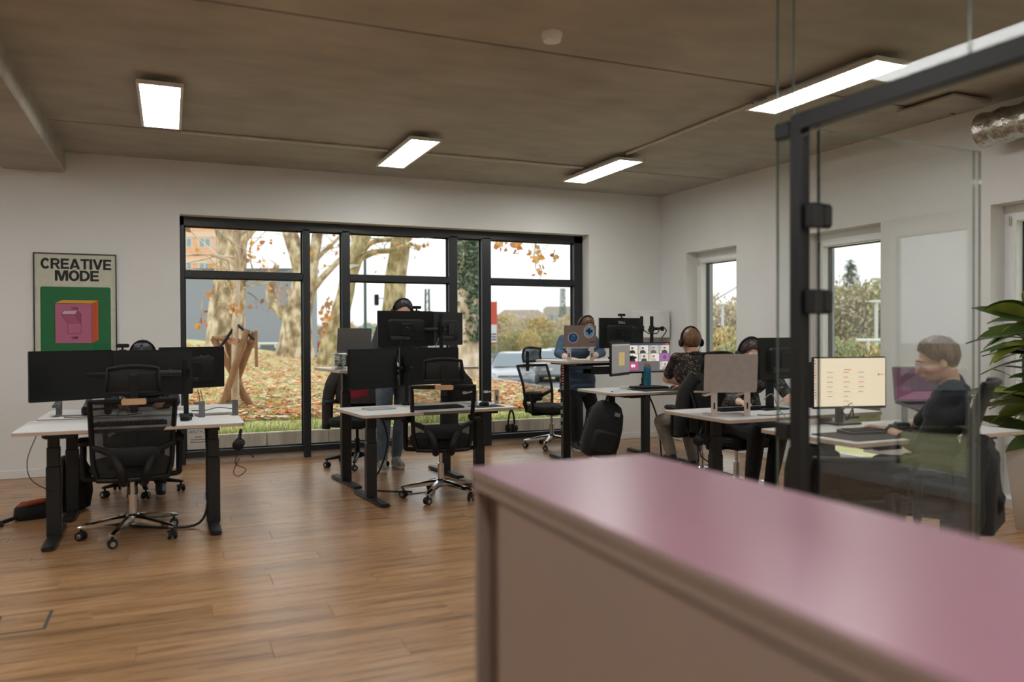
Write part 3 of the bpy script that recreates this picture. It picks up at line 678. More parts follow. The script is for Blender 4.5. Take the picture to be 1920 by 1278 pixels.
for k, (x0, x1) in enumerate(((-.36, -.42), (-.33, -.28), (-.30, -.36))):
    cable('cable', 'black cables hanging behind the left screens', [(x0, 6.5, .95), (x0+.01, 6.5, .85), (x1, 6.48, ZA+.005)], .0035)['group'] = 'cables behind the left screens'
for k, (x0, x1) in enumerate(((.19, .2), (.21, .225))):
    cable('cable', 'thin cables hanging below the right end of the wide left screen', [(x0, 6.46, .92), (x0+.015, 6.45, .84), (x1, 6.42, ZA+.005)], .003)['group'] = 'cables below the wide left screen'
cable('cable', 'blue-ended white cable lying across the left rear desk', [(.15, 6.62, ZA+.005), (.25, 6.60, ZA+.005), (.34, 6.63, ZA+.02), (.45, 6.66, ZA+.005)], .004, pm('navy_cable', (30, 44, 70), .5))
# ================================================================ the desk group in the middle
ZB, ZC2 = .722, 1.03; RB = math.radians(6.5)
desk('desk', 'white desk in the middle with black mesh chair in front of it', 1.965, 6.375, ZB, RB)
desk('desk', 'raised white desk in the middle where a person stands', 1.93, 7.18, ZC2, RB, front=1)
def midp(px, py, Y): return ony(px, py, Y)
monitor('monitor', 'dark screen at the left of the middle desk, turned inwards', (1.565, 6.58, 1.045), math.radians(30), .545, .335)
monitor('monitor', 'wide dark screen at the middle desk beside the chair headrest', (2.115, 6.77, 1.05), RB, .565, .325)
monitor('monitor', 'black monitor seen from behind on the raised middle desk', (2.0, 7.13, 1.385), math.radians(180)+RB, .545, .325)
monitor('monitor', 'narrow-looking black monitor turned away on the raised middle desk', (2.475, 7.33, 1.385), math.radians(180+40), .54, .32)
arm('monitor_arm', 'black twin monitor arm at the middle desk', (1.88, 6.68, ZB), 1.15, [(1.60, 6.66, 1.04), (2.11, 6.815, 1.04)])
arm('monitor_arm', 'black twin monitor arm on the raised middle desk', (2.31, 7.02, ZC2), 1.52, [(2.0, 7.085, 1.375), (2.45, 7.285, 1.375)])
webcam('webcam', 'black webcam on the raised middle monitor in front of the face', (2.115, 7.16, 1.55), math.pi)
keyboard('keyboard', 'black keyboard on the middle desk', (2.02, 6.25, ZB), RB)
p = onz(706, 767, ZB)
t = thing('notebook', 'closed grey notebook on the left of the middle desk', 'notebook', (p.x+.02, p.y+.0, ZB), math.radians(12))
MB().rbox((0, 0, .006), (.23, .16, .010), .002).build('cover', pm('grey_card', (168, 168, 170), .5), t); MB().bb(-.112, .113, -.0795, .0795, .003, .009).build('pages', pm('dark_page_edge', (70, 72, 74), .8), t, 0)
mouse('mouse', 'black mouse on a dark pad at the middle desk', (2.44, 6.27, ZB+.004), RB)
t = thing('mouse_pad', 'dark mouse pad at the right of the middle desk', 'mouse pad', (2.45, 6.25, ZB), RB); MB().prism(rrect(.26, .2, .015, 4), 0, .0035).build('pad', pm('black_cloth_pad', (26, 27, 29), .8), t)
laptop_stand('laptop_stand', 'empty silver laptop stand at the right end of the middle desk', (2.50, 6.50, ZB), math.radians(180)+RB, slots=True, w=.25, h=.125)
headset('headset', 'black over-ear headset hanging at the right end of the middle desk', (2.60, 6.06, .555), math.radians(10), 0, r=.032, band=3.6, mic=False)
t = thing('hook', 'small black hook under the right end of the middle desk', 'hook', (2.60, 6.06, .70)); MB().tube([(0, 0, 0), (0, 0, -.01), (0, -.02, -.02)], .004, 6).build('wire', m_black, t)
chair('office_chair', 'black mesh chair with headrest and chrome base at the middle desk', (2.03, 6.20, 0), math.radians(-14), open_mesh=True)
chair('office_chair', 'black swivel chair with black base and a jacket hung over it', (1.74, 8.02, 0), math.radians(150), metal=False, headrest=False, group='swivel chairs with black base', back_h=.5)
cable('cable', 'thick black cable running from the middle desk to the floor box', [(1.61, 6.50, .66), (1.66, 6.48, .45), (1.60, 6.52, .2), (1.50, 6.56, .06), (1.62, 6.55, .02), (1.86, 6.45, .012)], .008)
for k, x in enumerate((1.95, 2.3)):
    cable('cable', 'thin grey cable hanging behind the raised middle monitors' if k else 'thin dark cable hanging behind the raised middle monitor', [(x, 7.06, 1.30), (x-.05, 7.04, 1.2), (x-.12, 7.05, 1.17), (x-.2, 7.06, ZC2+.005)], .0035, m_gcable if k else None)
LP, LL, LA = laptop('laptop', 'silver laptop raised on the middle standing desk, lid seen from behind', (1.475, 7.08, ZC2+.125), math.radians(180)+RB, .31, .215, 104, m_alu, 5)
laptop_stand('laptop_stand', 'silver stand under the laptop on the raised middle desk', (1.475, 7.08, ZC2), math.radians(180)+RB, w=.25, h=.125)
# clear plastic box
m_clear = glass_mat('clear_plastic', (.86, .88, .9), .08, .08)
t = thing('plastic_box', 'clear plastic box with small things on the raised middle desk', 'box', (1.335, 6.88, ZC2), RB)
b = MB(); w_, d_, h_ = .10, .10, .13
for (x0, x1, y0, y1) in ((-w_/2, -w_/2+.003, -d_/2, d_/2), (w_/2-.003, w_/2, -d_/2, d_/2), (-w_/2+.003, w_/2-.003, -d_/2, -d_/2+.003), (-w_/2+.003, w_/2-.003, d_/2-.003, d_/2)): b.bb(x0, x1, y0, y1, .004, h_)
b.bb(-w_/2, w_/2, -d_/2, d_/2, 0, .004); b.build('shell', m_clear, t, 0); MB().rbox((0, 0, h_+.006), (w_+.006, d_+.006, .012), .003).build('lid', m_clear, t)
for k in range(7):
    MB().rbox((random.uniform(-.025, .025), random.uniform(-.025, .025), .02+.014*k), (.035, .03, .013), .003).build('sweet', pm('wrapper_%d' % (k % 3), ((205, 205, 208), (150, 60, 58), (170, 180, 190))[k % 3], .4), t)
t = thing('floor_box', 'flat metal cable outlet in the floor below the middle desk', 'floor outlet', (1.92, 6.52, 0), RB); MB().rbox((0, 0, .003), (.26, .2, .006), .002).build('frame', m_steel, t); MB().rbox((0, 0, .0062), (.22, .16, .004), .001).build('lid', m_floor, t)
# ================================================================ right-hand pair in the corner
ZD, ZE = 1.053, .785
desk('desk', 'raised white desk in the room corner with a stickered laptop', 4.30, 7.43, ZD, 0, front=1, tray=True)
desk('desk', 'white desk with a teal bottle where a man in a headset sits', 4.38, 6.63, ZE, 0)
monitor('monitor', 'black monitor seen from behind in the corner with pale maker name', (4.46, 7.42, 1.335), math.radians(180+4), .53, .325, back=('DELL', .040, (210, 212, 214), -.02, .115))
for k, px in enumerate((1203, 1222)):
    q = ony(px, 610, 7.12)
    arm('monitor_arm', ('left' if k == 0 else 'right')+' of two bare black poles with folded arms behind the video call', (q.x, q.y, ZD), 1.51, [(q.x-(.10, -.10)[k], q.y-.05, 1.38)])
cable('cable', 'tangle of black cables around the two bare poles', [(4.52, 7.1, 1.40), (4.60, 7.06, 1.33), (4.66, 7.08, 1.41), (4.58, 7.05, 1.36), (4.70, 7.07, 1.33), (4.76, 7.08, 1.40), (4.82, 7.07, 1.36), (4.75, 7.06, 1.28)], .006)
q = ony(1166, 590, 7.4); webcam('webcam', 'black webcam clipped on the corner monitor', (4.49, 7.43, 1.498), math.radians(180+4))
q = ony(1082, 640, 7.2)
LD, LDl, LDA = laptop('laptop', 'grey-brown laptop with two round stickers on its lid, in the corner', (3.86, 7.22, ZD+.132), math.radians(180-24), .325, .212, 98, pm('bronze_grey_lid', (140, 124, 116), .4, .5), 4)
laptop_stand('laptop_stand', 'silver slotted stand under the stickered laptop', (3.86, 7.21, ZD), math.radians(180-24), slots=True, w=.27, h=.142)
# stickers (lid outer side = -z of LDA)
OUT = LDA @ T((0, 0, -.0053), ry=math.pi)
m_print = print_mat('print')
sh = [(circ(.052, 28), (232, 238, 240)), (circ(.048, 28), (22, 66, 140))]
for k in range(12):
    a = random.uniform(0, 6.28); r = random.uniform(0, .034); sh.append((circ(random.uniform(.006, .013), 7, r*math.cos(a), r*math.sin(a)), random.choice(((40, 120, 70), (30, 90, 160), (222, 232, 240), (52, 140, 90), (20, 50, 110)))))
printed('globe_sticker', sh, m_print, LDl, OUT @ T((-.07, -.02, 0)))
bird = [(-.030, .018), (-.012, .020), (-.008, .034), (.004, .038), (.012, .030), (.012, .018), (.034, .022), (.028, -.004), (.012, -.014), (.008, -.030), (-.004, -.030), (-.008, -.012), (-.022, -.002)]
printed('bird_sticker', [([(x*1.0, y*1.15) for x, y in circ(.052, 28)], (226, 232, 236)), ([(x, y*1.15) for x, y in circ(.048, 28)], (104, 162, 206)), ([(x*1.1, y) for x, y in bird], (16, 26, 52)), (circ(.008, 10, -.02, .04), (222, 96, 40)), (rect(-.024, -.006, -.046, -.036), (226, 110, 44)), (rect(.004, .02, -.05, -.042), (214, 70, 40))], m_print, LDl, OUT @ T((.09, .04, 0)))
lettering('maker_name', 'Lenovo', .020, m_rub, LDl, OUT @ T((.125, -.062, .0004)), offset=.0008)
chair('office_chair', 'black mesh chair with headrest by the window, turned sideways', (4.10, 8.36, 0), math.radians(-160), open_mesh=True, back_h=.53)
# lanyards hanging from the raised desk
for k, (dx, c, L) in enumerate(((0, (150, 152, 156), .62), (-.04, (26, 30, 38), .30), (-.07, (196, 110, 96), .22))):
    q = Vector((3.61+dx*.3, 7.13+dx, ZD-.02)); t = thing('lanyard', ('long checked lanyard hanging from the corner desk', 'short dark lanyard hanging from the corner desk', 'short coral strap hanging from the corner desk')[k], 'lanyard', q)
    b = MB(); n = 16
    for i in range(n): b.bb(-.011, .011, -.0015, .0015, -L*(i+1)/n, -L*i/n, mi=i % 2)
    b.build('ribbon', [pm('ribbon_a%d' % k, c, .7), pm('ribbon_b', (24, 25, 27), .7)], t, 0); MB().rbox((0, 0, -L-.02), (.018, .008, .045), .003).build('clasp', m_steel if k != 1 else m_blk, t)
# desk E
EM = monitor('monitor', 'monitor showing a video call grid of faces', (4.50, 6.93, 1.085), math.radians(-4), .50, .31)
ES = monitor('monitor', 'side monitor with grey picture and yellow note, turned inwards', (4.03, 6.70, 1.085), math.radians(36), .46, .325)
m_lit = print_mat('lit_screen', 1.0)
def face_tile(x0, x1, y0, y1, bg, hair, top, dark=False):
    w, h = x1-x0, y1-y0; cx = (x0+x1)/2+random.uniform(-.08, .08)*w; cy = y0+h*.55; s = []
    s.append((rect(x0, x1, y0, y1), bg)); s.append((rect(x0, x0+w*.25, y0+h*.2, y1), tuple(int(v*.88) for v in bg)))
    s.append(([(cx-w*.30, y0), (cx+w*.30, y0), (cx+w*.24, y0+h*.3), (cx+w*.08, y0+h*.38), (cx-w*.08, y0+h*.38), (cx-w*.24, y0+h*.3)], top))
    s.append((circ(h*.17, 12, cx, cy), (196, 160, 138))); s.append(([(cx+h*.18*math.cos(a), cy+h*.04+h*.18*math.sin(a)) for a in [math.radians(180*k/8) for k in range(9)]], hair)); return s
SW, SH = .486, .288; sh = [(rect(-SW/2, SW/2, -SH/2, SH/2), (96, 94, 96)), (rect(-SW/2, SW/2, SH/2-.02, SH/2), (60, 66, 82)), (rect(SW/2-.05, SW/2-.008, SH/2-.017, SH/2-.004), (200, 80, 66))]
cw, ch = SW/4, .08; y_t = SH/2-.022
tops = ((36, 36, 40), (50, 54, 60), (88, 90, 94), (60, 66, 60), (40, 40, 46), (52, 70, 84), (180, 170, 160), (120, 120, 124))
for k in range(8):
    i, j = k % 4, k//4; x0 = -SW/2+cw*i+.003; x1 = x0+cw-.006; y1 = y_t-j*(ch+.004); y0 = y1-ch
    if k == 7: sh += [(rect(x0, x1, y0, y1), (150, 96, 150)), (circ(.02, 16, (x0+x1)/2, (y0+y1)/2), (110, 70, 112))]
    else: sh += face_tile(x0, x1, y0, y1, ((212, 204, 192), (206, 200, 190), (176, 172, 168), (196, 190, 178), (216, 210, 198), (202, 196, 182), (214, 206, 190))[k], ((30, 26, 24), (40, 34, 30), (90, 84, 80), (70, 62, 56), (34, 30, 28), (52, 44, 38), (120, 84, 56))[k], tops[k])
y1 = y_t-2*(ch+.004); x0 = -SW/2+.003
sh += [(rect(x0, x0+cw-.006, y1-ch, y1), (176, 74, 116)), (circ(.016, 14, x0+cw/2-.012, y1-ch/2), (236, 220, 226)), (circ(.016, 14, x0+cw/2+.008, y1-ch/2), (226, 210, 216))]
sh += face_tile(SW/2-cw+.003, SW/2-.003, y1-ch, y1, (200, 194, 184), (110, 104, 100), (150, 146, 144))
printed('screen_picture', sh, m_lit, EM, T((0, -.0114, .003), rx=math.radians(90)))
printed('screen_picture', [(rect(-.223, .223, -.139, .139), (120, 114, 110)), (rect(-.05, .09, -.07, .06), (172, 150, 96)), (rect(-.223, .223, .125, .139), (150, 146, 142))], m_lit, ES, T((0, -.0114, .003), rx=math.radians(90)))
arm('monitor_arm', 'black twin monitor arm at the video call desk', (4.50, 6.98, ZE), 1.2, [(4.495, 6.978, 1.085), (4.0, 6.745, 1.085)])
arm('monitor_arm', 'black monitor arm on the raised corner desk', (4.44, 7.52, ZD), 1.45, [(4.46, 7.378, 1.325)])
q = onz(1214, 725, ZE); t = thing('bottle', 'teal steel bottle with wooden lid standing on a white desk', 'bottle', (q.x, q.y, ZE))
MB().lathe([(0, 0), (.036, 0), (.0385, .004), (.0385, .185), (.034, .205), (.028, .215), (0, .215)], 24).build('body', pm('teal_lacquer', (26, 104, 128), .35, .2, var=.06), t)
MB().lathe([(0, .2155), (.029, .2155), (.030, .22), (.030, .238), (.026, .243), (0, .243)], 24).build('lid', pm('bamboo_lid', (176, 122, 70), .5, var=.15, stretch=(1, 1, 12)), t)
t = thing('desk_mat', 'black desk mat under the teal bottle', 'desk mat', (4.40, 6.52, ZE)); MB().prism(rrect(.62, .34, .02, 4), 0, .004).build('mat', pm('black_cloth_pad', (26, 27, 29), .8), t)
t = thing('notebook_computer', 'closed black laptop lying behind the teal bottle', 'laptop', (4.36, 6.70, ZE+.0042), math.radians(4)); MB().prism(rrect(.33, .22, .012, 4), 0, .010).build('base', m_blk2, t); MB().prism(rrect(.33, .22, .012, 4), .0105, .018).build('lid', m_blk2, t)
q = onz(1190, 727, ZE); t = thing('pen_case', 'white cable and adapter lying at the left of the video call desk', 'adapter', (q.x-.12, q.y, ZE), math.radians(-8)); MB().rbox((0, 0, .012), (.10, .035, .022), .006).build('adapter', m_wpl, t); MB().tube([(.05, 0, .01), (.12, .02, .004), (.2, .0, .004), (.26, .03, .004)], .003, 6).build('lead', m_wpl, t)
t = thing('tablet', 'small dark tablet with lit text behind the man in the headset', 'tablet', (4.86, 6.86, ZE+.12), math.radians(-6)); MB().prism(rrect(.16, .20, .012, 4), -.004, .004, T(rx=math.radians(75))).build('case', m_blk, t)
sh = [(rect(-.074, .074, -.092, .092), (26, 32, 44))]+[(rect(-.064, random.uniform(-.02, .06), .08-.016*i, .087-.016*i), random.choice(((96, 150, 190), (170, 176, 184), (110, 160, 130)))) for i in range(10)]
printed('screen_picture', sh, m_lit, t, T(rx=math.radians(75)) @ T((0, 0, .0043)))
b = MB(); b.rbox((0, .06, -.06), (.12, .006, .12), .002, T(rx=math.radians(-12))); b.build('prop', m_blk, t)
# white wall cabinet in the corner
a = ony(1200, 582, 8.40); c_ = ony(1257, 633, 8.40)
t = thing('wall_cabinet', 'plain white box on the wall in the room corner', 'wall cabinet', ((a.x+c_.x)/2, 8.51, c_.z)); MB().rbox((0, .005, (a.z-c_.z)/2), (c_.x-a.x-.02, .23, a.z-c_.z), .006).build('body', m_wpl, t); MB().rbox((0, -.116, (a.z-c_.z)/2), (c_.x-a.x-.03, .008, a.z-c_.z-.012), .003).build('door', m_wpl, t)
# backpack on a hook at desk E
def backpack(name, label, loc, rz, s=1.0, mat=None, tilt=(0, 0)):
    t = thing(name, label, 'backpack', loc, rz); t.rotation_euler = (tilt[0], tilt[1], rz); m = mat or pm('black_canvas', (16, 17, 18), .8, var=.2, scale=30, bump=.3)
    rings = []
    for (z, w, d, y) in ((.0, .20, .12, 0), (.02, .28, .17, 0), (.12, .30, .19, 0), (.26, .29, .17, .0), (.36, .26, .13, .01), (.42, .20, .09, .02), (.445, .12, .05, .03)):
        rings.append([(x*s, (yy_+y)*s, z*s) for x, yy_ in rrect(w, d, min(w, d)*.42, 5)])
    b = MB(); b.loft(rings); b.build('body', m, t)
    b = MB(); b.loft([[(x*s, (-.085+dy)*s, (.14+z)*s) for x, z in rrect(.20*q, .18*q, .04*q, 4)] for dy, q in ((0, 1), (-.03, .95), (-.045, .8))]); b.build('front_pocket', m, t)
    for k in (-1, 1): MB().tube([(k*.07*s, .05*s, .42*s), (k*.10*s, .13*s, .34*s), (k*.11*s, .14*s, .16*s), (k*.11*s, .08*s, .03*s)], .014*s, 6).build('strap', m_blk2, t)
    MB().tube([(-.03*s, .03*s, .44*s), (-.028*s, .03*s, .50*s), (0, .03*s, .525*s), (.028*s, .03*s, .50*s), (.03*s, .03*s, .44*s)], .008*s, 6).build('grab_loop', m_blk2, t)
    MB().rbox((.05*s, -.09*s, .37*s), (.045*s, .004*s, .03*s), .001).build('patch', pm('grey_patch', (120, 122, 124), .7), t)
    return t
q = ony(1132, 850, 6.45); backpack('backpack', 'black backpack hanging below the left end of the video call desk', (3.65, 6.50, .185), math.radians(-12), 1.18, tilt=(math.radians(5), math.radians(14)))
t = thing('hook', 'black bag hook under the left end of the video call desk', 'hook', (3.81, 6.52, ZE-.02)); MB().tube([(0, 0, 0), (0, 0, -.02), (-.015, 0, -.035), (-.015, 0, -.05)], .005, 6).build('wire', m_black, t)
backpack('backpack', 'black backpack standing on the floor behind the left desk leg', (-.71, 6.92, .0), math.radians(205), .95)
t = thing('shoulder_bag', 'low dark bag with orange lining and a strap on the floor at far left', 'bag', (-.93, 6.72, 0), math.radians(15))
b = MB(); b.loft([[(x, y, z) for x, y in rrect(.24*q, .15*q, .05*q, 4)] for z, q in ((0, .85), (.02, 1), (.08, .95), (.12, .6))]); b.build('body', pm('black_canvas', (16, 17, 18), .8), t)
MB().tube([(-.09, -.03, .10), (-.02, -.06, .125), (.06, -.05, .13), (.11, 0, .11)], .018, 8).build('lining', pm('rust_lining', (150, 66, 34), .7), t); MB().tube([(-.1, -.05, .03), (-.2, -.09, .015), (-.3, -.14, .015), (-.2, -.17, .015)], .014, 6).build('strap', m_blk2, t)
t = thing('hanging_bag', 'black bag hanging at the right end of the raised middle desk', 'bag', (2.56, 7.16, .60), RB)
b = MB(); b.loft([[(x, y, z) for x, y in rrect(.26*q, .12*q, .05*q, 4)] for z, q in ((0, .9), (.06, 1), (.2, 1), (.3, .75), (.36, .3), (.40, .15))]); b.build('body', pm('black_canvas', (16, 17, 18), .8), t); MB().tube([(-.02, 0, .39), (-.015, 0, .41), (.015, 0, .41), (.02, 0, .39)], .006, 6).build('loop', m_blk2, t)
# ================================================================ right-hand pair near the partition
ZF, ZG = .78, .755
desk('desk', 'white desk with a bare laptop lid, where a woman sits behind', 3.93, 4.46, ZF, 0, front=1)
desk('desk', 'white desk behind the glass door where a man types', 3.95, 3.46, ZG, 0)
LF, LFl, LFA = laptop('laptop', 'bare grey-pink laptop lid seen from behind on a silver stand', (3.47, 4.40, ZF+.15), math.radians(180-20), .36, .245, 99, pm('rose_grey_lid', (172, 160, 152), .45, .1), 4)
laptop_stand('laptop_stand', 'silver slotted stand under the bare laptop', (3.475, 4.39, ZF), math.radians(180-20), pm('rose_silver', (206, 190, 182), .35, .6), slots=True, w=.265, h=.16)
monitor('monitor', 'black monitor seen from behind next to the seated woman', (4.075, 4.52, 1.15), math.radians(180+10), .50, .30)
b = thing('screen_stand', 'dark monitor foot on the desk of the seated woman', 'monitor stand', (4.0, 4.56, ZF)); MB().rbox((0, 0, .006), (.22, .17, .012), .004).build('plate', m_blk, b); MB().rbox((0, .0, .17), (.06, .03, .33), .005).build('neck', m_blk, b)
keyboard('keyboard', 'black keyboard beside the bare laptop', (3.78, 4.6, ZF), math.radians(180))
cable('cable', 'white cable curling over the edge of the desk with the bare laptop', [(3.72, 4.3, ZF+.10), (3.74, 4.24, ZF+.14), (3.76, 4.20, ZF+.04), (3.74, 4.12, ZF+.006), (3.70, 4.095, ZF-.02)], .0035, m_gcable)
cable('cable', 'dark cable lying on the desk with the bare laptop', [(3.62, 4.25, ZF+.004), (3.70, 4.18, ZF+.004), (3.80, 4.22, ZF+.004), (3.95, 4.17, ZF+.004)], .003)
headset('headset', 'tangled black headset hanging under the desk with the bare laptop', (3.30, 4.42, .62), math.radians(30), math.radians(12), r=.06, band=1.4)
cable('cable', 'black cable dangling under the desk with the bare laptop', [(3.31, 4.42, .60), (3.27, 4.40, .52), (3.35, 4.42, .46), (3.30, 4.44, .5)], .004)
cable('cable', 'black cable falling from the video call desk to the floor', [(4.30, 6.6, .72), (4.36, 6.55, .5), (4.38, 6.52, .2), (4.37, 6.5, .02)], .008)
chair('office_chair', 'black chair the woman sits on behind the bare laptop', (4.27, 5.26, 0), math.radians(186), headrest=False)
chair('office_chair', 'black chair with headrest where the man in the patterned shirt sits', (4.34, 5.82, 0), math.radians(-12), seat_z=.50)
chair('office_chair', 'black mesh chair behind the glass door where the man types', (3.68, 3.05, 0), math.radians(33), headrest=False, seat_z=.45, back_h=.68)
chair('office_chair', 'empty low-backed dark chair between the glass partition and the typing man', (3.02, 2.98, 0), math.radians(-20), headrest=False, arms=False, metal=True, seat_z=.45, back_h=.36)
GM = monitor('monitor', 'bright monitor with a cream page behind the glass door', (3.93, 3.76, 1.02), math.radians(-14), .50, .325)
sh = [(rect(-.243, .243, -.151, .151), (232, 214, 184)), (rect(-.243, -.228, -.151, .151), (206, 190, 168))]
for i in range(14): sh.append((rect(-.241, -.232, .132-.018*i, .140-.018*i), random.choice(((60, 84, 110), (190, 80, 60), (214, 130, 60), (90, 130, 150), (120, 110, 104)))))
for (cx, rows) in ((-.14, 6), (-.03, 8), (.07, 5)):
    for i in range(rows):
        y = .06-.03*i; sh.append((rect(cx-.02, cx+random.uniform(.01, .03), y, y+.004), random.choice(((150, 140, 124), (190, 84, 70), (100, 130, 104), (120, 112, 102)))))
        sh.append((rect(cx-.035, cx+.045, y-.010, y-.0085), (206, 190, 164)))
sh += [(rect(-.05, .0, .075, .083), (226, 150, 84)), (rect(.185, .222, .045, .050), (222, 120, 70)), (circ(.007, 10, .187, .0475), (92, 150, 120))]
for i in range(10): sh.append((rect(-.22, .23, .125-.028*i, .1258-.028*i), (214, 198, 170)))
printed('screen_picture', sh, m_lit, GM, T((0, -.0114, .003), rx=math.radians(90)))
b = thing('screen_stand', 'black monitor foot with cable tangle behind the glass door', 'monitor stand', (3.91, 3.80, ZG)); MB().rbox((0, 0, .006), (.2, .14, .012), .004).build('plate', m_blk, b); MB().rbox((0, .02, .15), (.05, .03, .29), .005).build('neck', m_blk, b)
MB().tube([(0, -.02, .16), (.04, -.05, .10), (.0, -.05, .04), (-.04, -.04, .09), (.03, -.05, .14), (.05, -.05, .05), (-.01, -.04, .03)], .006, 6).build('cable_tangle', m_cable, b)
LG, LGl, LGA = laptop('laptop', 'open laptop with a purple desktop behind the glass door', (4.44, 3.60, ZG+.11), math.radians(-20), .33, .225, 104, m_alu, 6)
printed('screen_picture', [(rect(-.158, .158, -.104, .104), (78, 46, 60)), (rect(-.158, .158, -.104, -.02), (96, 56, 76)), ([(-.158, -.104), (.158, -.104), (.158, .03), (.02, -.03)], (124, 84, 104)), (rect(-.05, .158, -.05, .06), (70, 42, 56))], m_lit, LGl, LGA @ T((0, 0, .0012)))
laptop_stand('laptop_stand', 'silver slotted stand under the laptop behind the glass door', (4.44, 3.60, ZG), math.radians(-20), slots=True, w=.25, h=.12)
t = thing('desk_mat', 'large dark desk mat behind the glass door', 'desk mat', (3.74, 3.32, ZG)); MB().prism(rrect(.78, .34, .02, 4), 0, .004).build('mat', pm('brown_black_pad', (40, 32, 27), .75), t)
keyboard('keyboard', 'black keyboard under the hand of the man behind the glass door', (3.74, 3.39, ZG+.0042), math.radians(-4), pm('dark_steel_case', (62, 66, 68), .4, .4))
mouse('mouse', 'black mouse under the right hand behind the glass door', (4.03, 3.46, ZG+.0042), math.radians(30))
t = thing('black_bag', 'big black bag hanging below the near end of the desk behind the partition', 'bag', (3.34, 3.45, .13), math.radians(6))
b = MB(); b.loft([[(x, y, z) for x, y in rrect(.17*q, .36*q, .06*q, 4)] for z, q in ((0, .7), (.05, .92), (.2, 1), (.42, .95), (.54, .8), (.57, .5))]); b.build('body', pm('black_canvas', (16, 17, 18), .8), t); MB().tube([(0, -.06, .56), (0, -.04, .6), (0, .04, .6), (0, .06, .56)], .008, 6).build('handle', m_blk2, t)
t = thing('speaker', 'dark tilted box on the window side behind the bright monitor', 'speaker', (4.40, 4.52, ZF), math.radians(-10)); MB().rbox((0, 0, .17), (.12, .03, .34), .005, T(ry=math.radians(-8))).build('panel', m_blk2, t); MB().rbox((.13, .02, .235), (.16, .08, .03), .004).build('top_box', m_blk, t); MB().rbox((.13, .02, .11), (.03, .03, .22), .003).build('leg', m_blk, t)
# ================================================================ pink sideboard in the foreground
CX0, CX1, CY0, CY1, CZ = .70, 1.222, -.35, 1.897, 1.0
m_pink = pm('pink_lacquer', (150, 106, 121), .3, var=.02, scale=4, spec=.7); m_pinks = pm('pale_pink_side', (142, 124, 114), .55, var=.02, scale=4)
t = thing('sideboard', 'blurred pink-topped sideboard in the foreground', 'sideboard', ((CX0+CX1)/2, (CY0+CY1)/2, 0)); w_, l_ = CX1-CX0, CY1-CY0
MB().rbox((0, 0, CZ-.002), (w_, l_, .004), .001).build('top', m_pink, t); MB().rbox((0, 0, CZ-.0135), (w_, l_, .018), .002).build('top_edge', m_pinks, t)
b = MB(); b.rbox((0, l_/2-.012, (CZ-.023)/2+.03), (w_-.02, .022, CZ-.083), .002); b.rbox((0, -l_/2+.012, (CZ-.023)/2+.03), (w_-.02, .022, CZ-.083), .002); b.rbox((0, 0, .07), (w_-.02, l_-.05, .02), .002); b.rbox((w_/2-.014, 0, .52), (.012, l_-.05, .88), .002); b.build('carcass', m_pinks, t)
b = MB(); b.rbox((0, 0, CZ-.039), (w_-.008, l_-.006, .030), .002); b.build('top_rail', m_pinks, t)
MB().rbox((-w_/2+.05, l_/2-.095, .50), (.012, .14, .88), .002).build('set_back_panel', pm('brown_shadow_panel', (100, 78, 66), .6), t)  # filler in the open gap; the gap's shade is put into its darker brown
n = 1; L = (l_-.19)/n
for k in range(n): MB().rbox((-w_/2+.018, -l_/2+.03+L*(k+.5), .51), (.018, L-.004, .86), .002).build('door', m_pinks, t)
for sx in (-1, 1):
    for sy in (-1, 1): MB().cyl((sx*(w_/2-.06), sy*(l_/2-.06), 0), (sx*(w_/2-.06), sy*(l_/2-.06), .062), .02, n=12).build('foot', m_black, t)
# ================================================================ poster
a = ony(62.7, 473, 8.62); c_ = ony(217.3, 478.3, 8.62); pw, ph = .70, 1.0; pc = Vector(((a.x+c_.x)/2, 8.62, a.z-ph/2+.002))
t = thing('poster', 'framed CREATIVE MODE poster with a pink switch on green', 'poster', (pc.x, Y_B, pc.z-ph/2))
b = MB(); fw_ = .009
for (x0, x1, z0, z1) in ((-pw/2, -pw/2+fw_, 0, ph), (pw/2-fw_, pw/2, 0, ph), (-pw/2+fw_, pw/2-fw_, 0, fw_), (-pw/2+fw_, pw/2-fw_, ph-fw_, ph)): b.bb(x0, x1, -.022, -.001, z0, z1)
b.build('frame', m_black, t, 0); MB().bb(-pw/2+fw_, pw/2-fw_, -.010, -.001, fw_, ph-fw_).build('backing', pm('cream_paper', (206, 202, 184), .6), t, 0)
